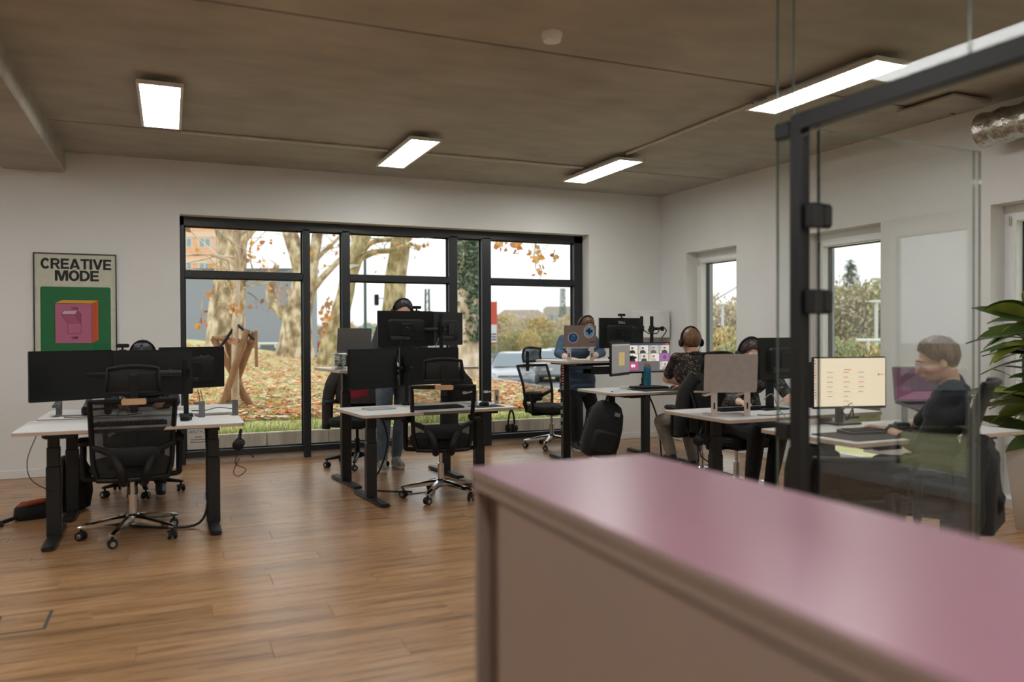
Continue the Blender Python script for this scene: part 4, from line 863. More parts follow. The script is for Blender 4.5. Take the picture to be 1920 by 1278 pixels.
# heavy poster capitals drawn as flat shapes
def _arc(cx, cy, rx, ry, tx, ty, a0, a1, n=14):
    q = []
    for k in range(n):
        a, e = math.radians(a0+(a1-a0)*k/n), math.radians(a0+(a1-a0)*(k+1)/n)
        q.append([(cx+rx*math.cos(a), cy+ry*math.sin(a)), (cx+rx*math.cos(e), cy+ry*math.sin(e)), (cx+(rx-tx)*math.cos(e), cy+(ry-ty)*math.sin(e)), (cx+(rx-tx)*math.cos(a), cy+(ry-ty)*math.sin(a))])
    return q
def glyph(c):
    s, h = .27, .2
    if c == 'C': return .98, _arc(.5, .5, .5, .52, .28, .22, 38, 322, 20)
    if c == 'O': return 1.06, _arc(.53, .5, .53, .52, .28, .22, 0, 360, 26)
    if c == 'D': return 1.0, [rect(0, s, 0, 1), rect(s, .5, 0, h), rect(s, .5, 1-h, 1)]+_arc(.46, .5, .54, .5, .28, .2, -90, 90, 14)
    if c == 'E': return .86, [rect(0, s, 0, 1), rect(s, .86, 0, h), rect(s, .80, .41, .6), rect(s, .86, 1-h, 1)]
    if c == 'I': return .3, [rect(0, .3, 0, 1)]
    if c == 'T': return .9, [rect(.31, .59, 0, 1), rect(0, .9, 1-h, 1)]
    if c == 'R': return 1.0, [rect(0, s, 0, 1), rect(s, .56, 1-h, 1), rect(s, .56, .38, .57)]+_arc(.55, .69, .40, .31, .26, .19, -90, 90, 12)+[[(.42, .42), (.70, .42), (1.02, 0), (.70, 0)]]
    if c == 'A': return 1.12, [[(0, 0), (.29, 0), (.70, 1), (.42, 1)], [(.83, 0), (1.12, 0), (.70, 1), (.42, 1)], rect(.28, .84, .16, .34)]
    if c == 'V': return 1.08, [[(0, 1), (.29, 1), (.68, 0), (.40, 0)], [(.79, 1), (1.08, 1), (.68, 0), (.40, 0)]]
    if c == 'M': return 1.3, [rect(0, s, 0, 1), rect(1.3-s, 1.3, 0, 1), [(s*.6, 1), (s+.16, 1), (.79, 0), (.51, 0)], [(1.3-s*.6, 1), (1.3-s-.16, 1), (.51, 0), (.79, 0)]]
def word(txt, x0, x1, y0, h, col):
    G = [glyph(c) for c in txt]; gap = .035; W_ = sum(g[0] for g in G)+gap*(len(G)-1); k = (x1-x0)/W_; x = x0; out = []
    for w, ps_ in G:
        out += [([(x+a*k, y0+b*h) for a, b in p_], col) for p_ in ps_]; x += (w+gap)*k
    return out
def pp(u, v): return (u*pw-pw/2, ph-v*ph)     # poster fractions from the top left
def q4(l): return [pp(u, v) for u, v in l]
gx0, gx1, gy0, gy1 = .078, .925, .318, .975
def ro(x0, x1, y0, y1, r): return rrect((x1-x0)*pw, (y1-y0)*ph, r, 5, ((x0+x1)/2-.5)*pw, ph-(y0+y1)/2*ph)
def ln(x0, y0, x1, y1, w=.0025):
    a = Vector(pp(x0, y0)); b = Vector(pp(x1, y1)); d = (b-a).normalized(); n_ = Vector((-d.y, d.x))*w/2; return [tuple(a+n_), tuple(a-n_), tuple(b-n_), tuple(b+n_)]
K = (40, 24, 30)
sh = [(ro(gx0, gx1, gy0, gy1, .02), (0, 104, 52)),
      (q4([(.25, .476), (.69, .476), (.69, .855), (.25, .855)]), (186, 100, 134)), (q4([(.25, .476), (.34, .444), (.77, .444), (.69, .476)]), (216, 156, 40)),
      (q4([(.69, .476), (.77, .444), (.77, .825), (.69, .855)]), (206, 82, 30)),
      (ln(.715, .467, .715, .845), (140, 50, 20)), (ln(.74, .457, .74, .836), (140, 50, 20)),
      (q4([(.325, .58), (.355, .543), (.52, .543), (.49, .58)]), (214, 176, 190)), (q4([(.325, .58), (.49, .58), (.56, .665), (.40, .665)]), (172, 84, 118)), (q4([(.49, .58), (.52, .543), (.565, .58), (.56, .665)]), (160, 72, 106))]
for l_ in ((.25, .476, .69, .476), (.25, .476, .25, .855), (.25, .855, .69, .855), (.69, .476, .69, .855), (.325, .58, .49, .58), (.325, .58, .355, .543), (.355, .543, .52, .543), (.52, .543, .49, .58), (.49, .58, .56, .665), (.325, .58, .40, .665), (.40, .665, .56, .665), (.40, .665, .40, .762), (.40, .762, .56, .762), (.56, .762, .56, .58), (.52, .543, .565, .58)): sh.append((ln(*l_), K))
printed('artwork', sh, m_print, t, T((0, -.0102, 0), rx=math.radians(90)))
m_ink = pm('black_ink', (16, 18, 22), .6)
def plett(n, s, size, u, v, off, sp=1.0): x, y = pp(u, v); lettering(n, s, size, m_ink, t, T((x, -.0135, y), rx=math.radians(90)), offset=off, spacing=sp, depth=.0004)
printed('title', word('CREATIVE', .085*pw-pw/2, .935*pw-pw/2, ph-.150, .100, (16, 18, 22))+word('MODE', .252*pw-pw/2, .782*pw-pw/2, ph-.262, .100, (16, 18, 22)), m_print, t, T((0, -.0104, 0), rx=math.radians(90)), step=0.00001)
plett('switch_word', 'ON', .034, .485, .523, .0006); plett('switch_word', 'OFF', .032, .485, .806, .0006)
MB().bb(-pw/2+fw_, pw/2-fw_, -.0205, -.0185, fw_, ph-fw_).build('glazing', m_glass, t, 0)
# ================================================================ warning papers on the glass, floor outlet, planter
def paper(label, c, axis):
    """sheet fixed outside the pane, read mirrored from indoors"""
    t = thing('paper_sign', label, 'sign', c)
    M = T(rx=math.radians(90)) if axis == 'y' else T(rz=math.radians(-90)) @ T(rx=math.radians(90))
    MB().bb(-.105, .105, -.145, .145, -.0004, .0004, M).build('sheet', pm('white_paper', (206, 200, 194), .8), t, 0)
    Mm = M @ Matrix.Scale(-1, 4, (1, 0, 0)) @ T((0, .03, .0006)); lettering('heading', 'ACHTUNG', .040, pm('grey_ink', (120, 112, 108), .7), t, Mm, offset=.0006, depth=.0002)
    b = MB()
    for k, w in enumerate((.07, .15, .16)): b.bb(-w/2, w/2, -.03-.026*k, -.02-.026*k, .0005, .0008, M)
    b.build('small_print', pm('grey_ink', (120, 112, 108), .7), t, 0)
paper('white ACHTUNG paper read from behind, low in the wide window', (.265, 8.845, .30), 'y')
paper('white ACHTUNG paper read from behind, in the narrow window by the typing man', (5.955, 5.42, .36), 'x')
ps = [onz(100, 1143), onz(83, 1179), onz(0, 1189), onz(0, 1158)]
t = thing('floor_outlet', 'square dark-framed outlet lid flush in the wooden floor at left', 'floor outlet', (-.66, 4.295, 0)); b = MB(); W_, D_ = .26, .27
for (x0, x1, y0, y1) in ((-W_/2, W_/2, -D_/2, -D_/2+.008), (-W_/2, W_/2, D_/2-.008, D_/2), (-W_/2, -W_/2+.05, -D_/2+.008, D_/2-.008), (W_/2-.014, W_/2, -D_/2+.008, D_/2-.008)): b.bb(x0, x1, y0, y1, .0, .0025)
b.build('frame', pm('slate_plastic', (52, 58, 60), .5), t, 0); MB().bb(-W_/2+.05, W_/2-.014, -D_/2+.008, D_/2-.008, 0, .0015).build('lid', m_floor, t, 0)
# planter with a dracaena
px_, py_ = 5.42, 3.50
t = thing('potted_plant', 'tall leafy plant in a white square pot by the right wall', 'plant', (px_, py_, 0), math.radians(12))
b = MB(); b.loft([[(x, y, z) for x, y in rrect(s, s, .012, 3)] for z, s in ((0, .25), (.01, .262), (.55, .36), (.565, .36), (.565, .335), (.50, .33))], True); b.build('pot', pm('white_pot', (212, 206, 198), .55, var=.02), t)
MB().prism(rrect(.325, .325, .01, 3), .47, .535).build('soil', pm('moss_soil', (62, 66, 34), .95, var=.4, scale=30, bump=.8), t)
m_leaf = pm('dark_green_leaf', (64, 84, 34), .38, var=.35, scale=6); m_leaf2 = pm('yellow_green_leaf', (118, 128, 52), .4, var=.3, scale=6)
rnd = random.Random(5)
for k, (sx, sy, hh) in enumerate(((-.04, .02, .92), (.05, -.03, 1.22), (.0, .06, 1.5))):
    MB().tube([(sx, sy, .50), (sx*1.3, sy*1.2, .9*hh), (sx*1.6, sy*1.5, hh)], [.014, .012, .010], 8).build('stem', pm('brown_stem', (96, 78, 56), .8, var=.3, stretch=(1, 1, 8)), t)
    for i in range(34):
        a = rnd.uniform(0, 6.283); L = rnd.uniform(.28, .46); z = hh-.34+.36*i/34; up = rnd.uniform(.05, .75)*(.4+.6*i/34); dr = rnd.uniform(.08, .3); roll = rnd.uniform(-1.1, 1.1)
        ca, sa = math.cos(a), math.sin(a); P = []
        for s_ in range(8):
            u = s_/7; r = L*u; zz = z+up*L*u*1.1-dr*u*u*.9*L*2.0; w = .046*math.sin(math.pi*min(1, .12+u*.88))**.8
            cr = math.cos(roll)*w; sr = math.sin(roll)*w; P.append(((sx*1.4+ca*r-sa*cr, sy*1.3+sa*r+ca*cr, zz+sr), (sx*1.4+ca*r, sy*1.3+sa*r, zz-.008), (sx*1.4+ca*r+sa*cr, sy*1.3+sa*r-ca*cr, zz-sr)))
        MB().add([p for q_ in P for p in q_], [(3*s_+c, 3*s_+c+1, 3*s_+c+4, 3*s_+c+3) for s_ in range(7) for c in (0, 1)]).build('leaf', m_leaf if rnd.random() < .62 else m_leaf2, t, 60)
# ================================================================ people
import numpy as np
from mathutils import noise as mnoise
m_skin = pm('skin', (206, 160, 136), .55, var=.05, scale=14); m_skin2 = pm('light_skin', (216, 176, 156), .55, var=.05, scale=14); m_lip = pm('lips', (176, 104, 96), .5)
m_eyew = pm('eye_white', (226, 222, 216), .3); m_iris = pm('iris', (40, 30, 24), .2)
def V(*a): return Vector(a)
def remesh(mb, voxel, smooth):
    me = mb.mesh('tmp', [], 0); o = bpy.data.objects.new('tmp', me); COL.objects.link(o)
    r = o.modifiers.new('r', 'REMESH'); r.mode = 'VOXEL'; r.voxel_size = voxel; r.adaptivity = 0
    s = o.modifiers.new('s', 'SMOOTH'); s.factor = .5; s.iterations = smooth
    bpy.context.view_layer.update()
    out = bpy.data.meshes.new_from_object(o.evaluated_get(bpy.context.evaluated_depsgraph_get())); bpy.data.objects.remove(o)
    return out
class Body:
    def __init__(s): s.mb = MB(); s.pr = []; s.mats = []
    def mi(s, m):
        if m not in s.mats: s.mats.append(m)
        return s.mats.index(m)
    def cap(s, a, b, r0, r1, mat, n=10):
        a = Vector(a); b = Vector(b); d = b-a; L = max(d.length, 1e-6); t = d/L; P = []; R = []
        for k in range(5): q = math.radians(-80+80*k/4); P.append(a+t*(r0*math.sin(q))); R.append(r0*math.cos(q))
        for k in range(5): q = math.radians(80*k/4); P.append(b+t*(r1*math.sin(q))); R.append(r1*math.cos(q))
        if L < 1e-4: P[5:] = [p+V(0, 0, 1e-4) for p in P[5:]]
        s.mb.tube(P, R, n); s.pr.append(('c', np.array(a), np.array(b), r0, r1, s.mi(mat)))
    def ell(s, c, r, mat, M=None):
        MM = T(c) if M is None else M @ T(c); s.mb.ball((0, 0, 0), r, 9, MM); s.pr.append(('e', np.array(MM.inverted()), np.array(r), 0, 0, s.mi(mat)))
    def build(s, parent, origin, voxel=.0075, smooth=4, name='body'):
        me = remesh(s.mb, voxel, smooth); n = len(me.polygons); c = np.empty(n*3); me.polygons.foreach_get('center', c); c = c.reshape(-1, 3)
        best = np.full(n, 9.); idx = np.zeros(n, int)
        for p in s.pr:
            if p[0] == 'c':
                a, b = p[1], p[2]; d = b-a; L = d@d+1e-12; t = np.clip(((c-a)@d)/L, 0, 1); sd = np.linalg.norm(c-a-t[:, None]*d, axis=1)-(p[3]+(p[4]-p[3])*t)
            else:
                q = c@p[1][:3, :3].T+p[1][:3, 3]; sd = (np.linalg.norm(q/p[2], axis=1)-1)*p[2].min()
            k = sd < best; best[k] = sd[k]; idx[k] = p[5]
        for m in s.mats: me.materials.append(m)
        me.polygons.foreach_set('material_index', idx.astype(np.int32)); me.polygons.foreach_set('use_smooth', [True]*n)
        me.transform(Matrix.Translation(-Vector(origin))); me.name = name
        o = bpy.data.objects.new(name, me); COL.objects.link(o); o.parent = parent; return o
def hand(B, wr, f, n, mat, left, curl=.5, s=1.0):
    """wr wrist point, f finger direction, n back-of-hand normal"""
    f = Vector(f).normalized(); n = Vector(n); n = (n-f*n.dot(f)).normalized(); sd = f.cross(n)*(1 if left else -1)   # sd points to the thumb side
    wr = Vector(wr)
    for k, (off, L) in enumerate(((.028, .072), (.009, .078), (-.010, .074), (-.028, .060))):
        kn = wr+f*(.088*s)+sd*(off*s); B.cap(wr+f*.012+sd*(off*.6*s), kn, .0145*s, .0125*s, mat, 8)
        a1 = curl*.6; d1 = (f*math.cos(a1)-n*math.sin(a1)); p1 = kn+d1*(L*.45*s); a2 = curl*1.4; d2 = (f*math.cos(a2)-n*math.sin(a2)); p2 = p1+d2*(L*.32*s); a3 = curl*1.9; d3 = (f*math.cos(a3)-n*math.sin(a3)); p3 = p2+d3*(L*.22*s)
        B.cap(kn, p1, .0108*s, .0098*s, mat, 7); B.cap(p1, p2, .0098*s, .0092*s, mat, 7); B.cap(p2, p3, .0092*s, .008*s, mat, 7)
    tb = wr+f*.025+sd*.026-n*.006; t1 = tb+(f*.62+sd*.62-n*.3).normalized()*(.042*s); t2 = t1+(f*.9+sd*.2-n*.3).normalized()*(.032*s)
    B.cap(wr+f*.01, tb, .016*s, .0155*s, mat, 8); B.cap(tb, t1, .0135*s, .011*s, mat, 7); B.cap(t1, t2, .0105*s, .0085*s, mat, 7)
def head(B, c, M, skin, s=1.0, face=True):
    """c head centre, M rotation (faces local +Y)"""
    H = T(c) @ M; e = lambda p, r, m=skin: B.ell((p[0]*s, p[1]*s, p[2]*s), tuple(v*s for v in r), m, H)
    e((0, -.012, .028), (.074, .092, .088)); e((0, .018, -.02), (.064, .078, .09)); e((0, .035, -.07), (.046, .05, .042)); e((0, .058, -.088), (.022, .022, .02))
    for k in (-1, 1): e((k*.034, .058, -.028), (.028, .026, .03)); e((k*.076, -.012, -.012), (.010, .020, .032)); e((k*.03, .082, .022), (.022, .012, .009))
    e((0, .098, -.016), (.0125, .018, .030)); e((0, .110, -.034), (.016, .017, .013)); e((0, .088, -.062), (.024, .012, .010))
    return H
def face_parts(par, H, o, s=1.0, brow=(60, 44, 34)):
    O = Matrix.Translation(-Vector(o))
    for k in (-1, 1):
        e = MB(); e.ball((k*.031*s, .083*s, .002*s), (.0125*s, .0105*s, .0085*s), 7, O @ H); eo = e.build('eye', m_eyew, par, 60); q = MB(); q.ball((k*.031*s, .0915*s, .0015*s), (.0055*s, .003*s, .0055*s), 6, O @ H); q.build('iris', m_iris, eo, 60)
        b = MB(); b.tube([(k*.016*s, .094*s, .022*s), (k*.032*s, .093*s, .027*s), (k*.048*s, .082*s, .022*s)], [.003*s, .0038*s, .002*s], 6, True, O @ H); b.build('eyebrow', pm('brow_%d' % brow[0], brow, .8), par)
    b = MB(); b.tube([(-.022*s, .095*s, -.064*s), (0, .101*s, -.0625*s), (.022*s, .095*s, -.064*s)], [.002, .0045*s, .002], 6, True, O @ H); b.build('lips', m_lip, par)
def hair(par, H, o, mat, s=1.0, front=38, side=2, back=-34, thick=.012, puff=1.0, seed=1, name='hair', fringe=0., n1=56, n2=22):
    """cap of hair over the skull; angles are the hairline elevation around the head"""
    O = Matrix.Translation(-Vector(o)); C = V(0, -.010, .022); out = []; inn = []
    for j in range(n2+1):
        ro = []; ri = []
        for i in range(n1):
            az = 2*math.pi*i/n1; f = math.cos(az)   # az 0 = front
            if f > 0: el0 = side+(front-side)*f**1.3
            else: el0 = side+(back-side)*(-f)**.8
            el0 += 5*mnoise.noise(V(math.cos(az)*6, math.sin(az)*6, seed)); u = j/n2; el = math.radians(90-(90-el0)*u)
            d = V(math.sin(az)*math.cos(el), math.cos(az)*math.cos(el), math.sin(el)); st = mnoise.noise(V(d.x*16, d.y*5, d.z*5+seed*7))*.007+mnoise.noise(V(az*9, u*2.2, seed))*.005
            th = thick*puff*(1-.85*u**3.5)+st*(.4+.6*min(1, u*2))*(1-.5*u**4)+fringe*max(0, f)*u
            r = V(d.x*.079, d.y*.098, d.z*.096); ro.append((C+r+d*max(.002, th))*s); ri.append((C+r*.93)*s)
        out.append(ro); inn.append(ri)
    b = MB(); b.loft([[(O @ H) @ p for p in r] for r in out]+[[(O @ H) @ p for p in r] for r in inn[::-1]], False)
    top = [(O @ H) @ p for p in out[0]]; return b.build(name, mat, par, 70)
def worn_headset(label, H, s=1.0, mat=None, mic=True, side=1):
    t = thing('headset', label, 'headset', H.translation, 0, 'headsets'); A = Matrix.Translation(-H.translation) @ H; m = mat or m_blk
    b = MB(); b.tube([(.098*s*math.cos(a), -.012*s, (.012+.128*math.sin(a))*s) for a in [math.radians(-8+196*k/20) for k in range(21)]], .0085, 6, True, A); b.build('headband', m, t)
    for k in (-1, 1):
        b = MB(); b.lathe([(0, -.012), (.026, -.012), (.036, -.005), (.036, .010), (.028, .017), (0, .017)], 16, A @ T((k*.096*s, -.012*s, -.008*s), ry=math.radians(90*k))); b.build('ear_cup', m, t)
    if mic:
        b = MB(); b.tube([(side*.10*s, 0, -.03*s), (side*.10*s, .05*s, -.065*s), (side*.075*s, .105*s, -.08*s)], [.0035, .003, .003], 6, True, A); b.ball((side*.072*s, .109*s, -.081*s), (.008, .012, .008), 5, A); b.build('microphone', m, t)
    return t
def HM(yaw, pitch=0., roll=0.): return Euler((pitch, roll, yaw), 'XYZ').to_matrix().to_4x4() if False else (Matrix.Rotation(yaw, 4, 'Z') @ Matrix.Rotation(pitch, 4, 'X') @ Matrix.Rotation(roll, 4, 'Y'))
def person(label, org, fa, pel, che, hc, hyaw, hpitch, arms, legs, shirt, pants, skin, shoe, short=False, long_hem=0., hs=1.0, build_w=1.0, cuffs=None, collar=None, bare_ankle=None, sole=None, trouser_w=1.0, hroll=0.):
    """arms: {side:(elbow,wrist,fingerdir,backnormal,curl)}  legs: {side:(knee,ankle,toedir)}; world points"""
    t = thing('person', label, 'person', org, 0); B = Body(); pel = Vector(pel); che = Vector(che); hc = Vector(hc)
    R = V(math.cos(fa), math.sin(fa), 0); F = V(-math.sin(fa), math.cos(fa), 0); up = (che-pel).normalized(); w = build_w
    nek = che+up*.175+F*.01; sh = {1: che+up*.135+R*(.175*w), -1: che+up*.135-R*(.175*w)}; hip = {1: pel+R*.092, -1: pel-R*.092}
    B.cap(hip[-1], hip[1], .118*w, .118*w, shirt if long_hem else pants); mid = pel.lerp(che, .42)
    B.cap(mid-R*.07*w, mid+R*.07*w, .105*w, .105*w, shirt); B.cap(pel+up*.10-R*.06, pel+up*.10+R*.06, .118*w, .118*w, shirt); B.cap(che-R*.085*w, che+R*.085*w, .118*w, .118*w, shirt)
    B.cap(che+up*.07-R*.11*w, che+up*.07+R*.11*w, .085, .085, shirt); B.cap(sh[-1], sh[1], .058, .058, shirt); B.cap(nek, che+up*.1, .062, .1, shirt)
    if long_hem: B.cap(pel-up*long_hem-R*.07, pel-up*long_hem+R*.07, .132*w, .132*w, shirt)
    H0 = HM(hyaw, hpitch, hroll); nb = T(hc) @ H0 @ V(0, -.03, -.07); B.cap(nek-up*.03, nb, .056*hs, .052*hs, skin); B.cap(nek-up*.05-F*.01, nek-up*.02-F*.01, .074, .064, shirt)
    H = head(B, hc, H0, skin, hs)
    for k, (el, wr, fd, nn, cu) in arms.items():
        el = Vector(el); wr = Vector(wr); s0 = sh[k]
        if short: m_ = s0.lerp(el, .72); B.cap(s0, m_, .06, .056, shirt); B.cap(m_, el, .046, .042, skin); B.cap(el, wr, .042, .028, skin)
        elif cuffs: m_ = el.lerp(wr, cuffs); B.cap(s0, el, .06, .052, shirt); B.cap(el, m_, .052, .047, shirt); B.cap(m_, wr, .037, .027, skin)
        else: B.cap(s0, el, .06, .05, shirt); B.cap(el, el.lerp(wr, .86), .049, .037, shirt); B.cap(el.lerp(wr, .8), wr, .03, .026, skin)
        hand(B, wr, fd, nn, skin, k < 0, cu)
    for k, (kn, an, td) in legs.items():
        kn = Vector(kn); an = Vector(an); td = Vector(td).normalized(); q = trouser_w
        B.cap(hip[k], kn, .094*q, .070*q, pants); B.cap(kn, kn.lerp(an, .5), .070*q, .062*q, pants); an_t = kn.lerp(an, .9)
        B.cap(kn.lerp(an, .5), an_t, .062*q, .050*q, pants); B.cap(an_t, an, .038, .038, bare_ankle or pants)
        d = td; z0 = an.z-.075; heel = V(an.x, an.y, z0+.036)-d*.03; ball_ = V(an.x, an.y, z0+.034)+d*.12; toe = V(an.x, an.y, z0+.03)+d*.165
        B.cap(an, heel+d*.02, .042, .044, shoe); B.cap(heel, ball_, .038, .041, shoe); B.cap(ball_, toe, .041, .033, shoe); B.cap(an+d*.03-V(0, 0, .01), ball_, .04, .036, shoe)
        B.cap(heel-V(0, 0, .022), ball_-V(0, 0, .022), .036, .041, sole or shoe); B.cap(ball_-V(0, 0, .022), toe-V(0, 0, .018), .040, .034, sole or shoe)
    B.build(t, org); cq = up.to_track_quat('Z', 'Y').to_matrix(); co = nek-up*.012-F*.008-Vector(org); MB().tube([co+cq @ V(.069*math.cos(a), .073*math.sin(a), .012*math.sin(a)) for a in [2*PI*i/20 for i in range(21)]]+[co+cq @ V(.069*math.cos(.3), .073*math.sin(.3), .003)], .015, 8, False).build('collar', shirt, t)
    return t, H
m_jean = pm('faded_blue_jeans', (96, 112, 128), .85, var=.3, scale=9, bump=.3); m_denim = pm('blue_denim_shirt', (60, 82, 104), .85, var=.25, scale=12, bump=.3)
m_blackt = pm('black_trousers', (20, 21, 23), .85, var=.2, scale=10, bump=.3); m_greyj = pm('washed_grey_jeans', (130, 122, 112), .85, var=.22, scale=8, bump=.3)
m_char = pm('charcoal_jersey', (40, 42, 46), .85, var=.15, scale=10, bump=.2); m_navyt = pm('dark_navy_trousers', (34, 38, 44), .85, var=.2, scale=10, bump=.2)
m_sneak = pm('grey_mesh_sneaker', (150, 146, 140), .7, var=.35, scale=40); m_bsneak = pm('black_sneaker', (24, 24, 26), .6, var=.3, scale=40); m_sole = pm('white_sole', (206, 202, 196), .6)
m_hblack = pm('black_hair', (22, 18, 17), .5, var=.5, scale=40, stretch=(1, 1, .2), bump=.6); m_hbrown = pm('brown_hair', (82, 56, 38), .5, var=.45, scale=40, stretch=(1, 1, .2), bump=.6)
m_hlight = pm('light_brown_hair', (106, 76, 48), .5, var=.45, scale=40, stretch=(1, 1, .2), bump=.6); m_hdark = pm('dark_brown_hair', (44, 29, 24), .45, var=.5, scale=40, stretch=(1, 1, .2), bump=.6)
def pattern(name, base, cols, scale, st=(1, 1, 1)):
    m = bpy.data.materials.new(name); m.use_nodes = True; n = m.node_tree.nodes; l = m.node_tree.links; b = n['Principled BSDF']; b.inputs['Roughness'].default_value = .8
    tc = n.new('ShaderNodeTexCoord'); mp = n.new('ShaderNodeMapping'); mp.inputs['Scale'].default_value = st; z = n.new('ShaderNodeTexNoise'); z.inputs['Scale'].default_value = scale; z.inputs['Detail'].default_value = 1.5; z.inputs['Distortion'].default_value = 1.5
    l.new(tc.outputs['Object'], mp.inputs[0]); l.new(mp.outputs[0], z.inputs['Vector']); r = n.new('ShaderNodeValToRGB'); r.color_ramp.interpolation = 'CONSTANT'; e = r.color_ramp.elements
    e[0].position = 0; e[0].color = lin(base); e[1].position = .56; e[1].color = lin(base); p = .56
    for c in cols: k = e.new(p); k.color = lin(c); p += .018; k = e.new(p); k.color = lin(base); p += .012
    l.new(z.outputs['Fac'], r.inputs[0]); l.new(r.outputs[0], b.inputs['Base Color']); return m
m_aloha = pattern('black_shirt_with_bright_pattern', (18, 18, 20), ((170, 60, 56), (60, 130, 120), (190, 150, 80), (70, 90, 150)), 26)
m_stripe = pattern('dark_blue_sweater_with_yellow_lines', (22, 26, 36), ((176, 150, 84), (60, 80, 130), (196, 190, 170)), 16, (1, 1, 3))
PI = math.pi
# --- person standing at the raised middle desk
hc = ony(755, 585, 7.62); o = (2.08, 7.76, 0)
t, H = person('dark-haired person in pale jeans standing behind the middle monitors', o, PI, (2.06, 7.78, .90), (2.09, 7.72, 1.27), hc, PI, -.45,
    {1: ((1.80, 7.66, 1.08), (1.92, 7.44, 1.085), (.2, -1, -.05), (0, 0, 1), .5), -1: ((2.36, 7.66, 1.08), (2.24, 7.44, 1.085), (-.2, -1, -.05), (0, 0, 1), .5)},
    {1: ((1.93, 7.68, .50), (1.90, 7.64, .085), (-.15, -1, 0)), -1: ((2.14, 7.80, .50), (2.08, 7.80, .085), (.1, -1, 0))},
    pm('dark_sweater', (50, 52, 56), .85, var=.15), m_jean, m_skin2, m_sneak, sole=m_sole, trouser_w=1.06)
hair(t, H, o, m_hblack, front=46, side=-6, puff=1.5, seed=3); face_parts(t, H, o, brow=(30, 24, 22)); worn_headset('black headset worn by the person behind the middle monitors', H)
# --- person standing in the corner
hc = ony(1099, 614, 7.86); o = (4.34, 8.06, 0)
t, H = person('person in a denim shirt standing in the corner behind the stickered laptop', o, PI, (4.30, 8.09, .80), (4.26, 8.00, 1.13), hc, PI+.05, -.42,
    {1: (ony(1047, 662, 7.90), ony(1066, 671, 7.68), (.45, -.75, -.1), (0, 0, 1), .45), -1: (ony(1128, 661, 7.90), ony(1108, 669, 7.68), (-.5, -.75, -.1), (0, 0, 1), .45)},
    {1: ((4.22, 8.02, .46), (4.24, 8.02, .085), (-.15, -1, 0)), -1: ((4.47, 8.04, .46), (4.44, 8.1, .085), (.12, -1, 0))},
    m_denim, m_blackt, m_skin2, m_bsneak, cuffs=.45, long_hem=.07, build_w=1.1, sole=m_sole, trouser_w=1.1)
hair(t, H, o, m_hbrown, front=40, side=-8, back=-42, puff=1.3, seed=5, fringe=.006); face_parts(t, H, o, brow=(80, 54, 36)); worn_headset('black headset with microphone worn by the person in denim', H, side=-1)
# --- man in patterned shirt, seen from behind
hc = ony(1295, 641, 6.02); o = (4.37, 5.92, 0)
t, H = person('man in a dark patterned shirt and grey jeans seen from behind at the video call', o, -.12, (4.35, 5.90, .60), (4.37, 5.96, .97), hc, -.22, -.10,
    {-1: (ony(1250, 710, 6.30), ony(1284, 719, 6.46), (.9, .35, -.05), (0, 0, 1), .4), 1: ((4.66, 6.22, .84), (4.60, 6.46, .825), (-.3, 1, -.05), (0, 0, 1), .4)},
    {-1: (ony(1240, 790, 6.32), ony(1261, 856, 6.12), (-.3, 1, 0)), 1: ((4.50, 6.30, .55), (4.50, 6.16, .12), (.1, 1, 0))},
    m_aloha, m_greyj, m_skin, m_bsneak, short=True, bare_ankle=m_skin, sole=m_sole)
hair(t, H, o, m_hlight, front=44, side=-18, back=-58, puff=.9, seed=8); worn_headset('black headset worn by the man in the patterned shirt', H)
# --- woman behind the bare laptop
hc = ony(1407, 664, 5.10); o = (4.26, 5.22, 0)
t, H = person('woman with long dark hair and headset looking down behind the laptops', o, PI+.15, (4.26, 5.24, .60), (4.30, 5.17, .95), hc, PI-.36, -.30,
    {1: ((4.03, 5.02, .82), (3.92, 4.80, .82), (-.2, -1, -.05), (0, 0, 1), .4), -1: ((4.60, 5.05, .84), (4.44, 4.84, .83), (-.7, -.7, 0), (0, 0, 1), .4)},
    {1: ((4.12, 4.84, .56), (4.12, 4.92, .085), (0, -1, 0)), -1: ((4.36, 4.86, .56), (4.36, 4.98, .085), (.1, -1, 0))},
    m_stripe, m_blackt, m_skin2, m_bsneak, sole=m_sole)
h_ = hair(t, H, o, m_hdark, front=30, side=-30, back=-55, puff=1.25, seed=11)
O_ = Matrix.Translation(-Vector(o))
for k in (-1, 1):
    b = MB(); b.tube([(k*.078, -.02, .02), (k*.092, -.01, -.06), (k*.088, .015, -.15), (k*.075, .03, -.24)], [.03, .036, .034, .016], 10, True, O_ @ H); b.build('hair_length', m_hdark, t, 70)
b = MB(); b.tube([(0, -.085, .02), (0, -.105, -.08), (0, -.11, -.2), (0, -.10, -.28)], [.06, .075, .07, .03], 12, True, O_ @ H); b.build('hair_length', m_hdark, t, 70)
face_parts(t, H, o, brow=(52, 36, 30)); worn_headset('black headset worn by the woman with long dark hair', H, side=1)
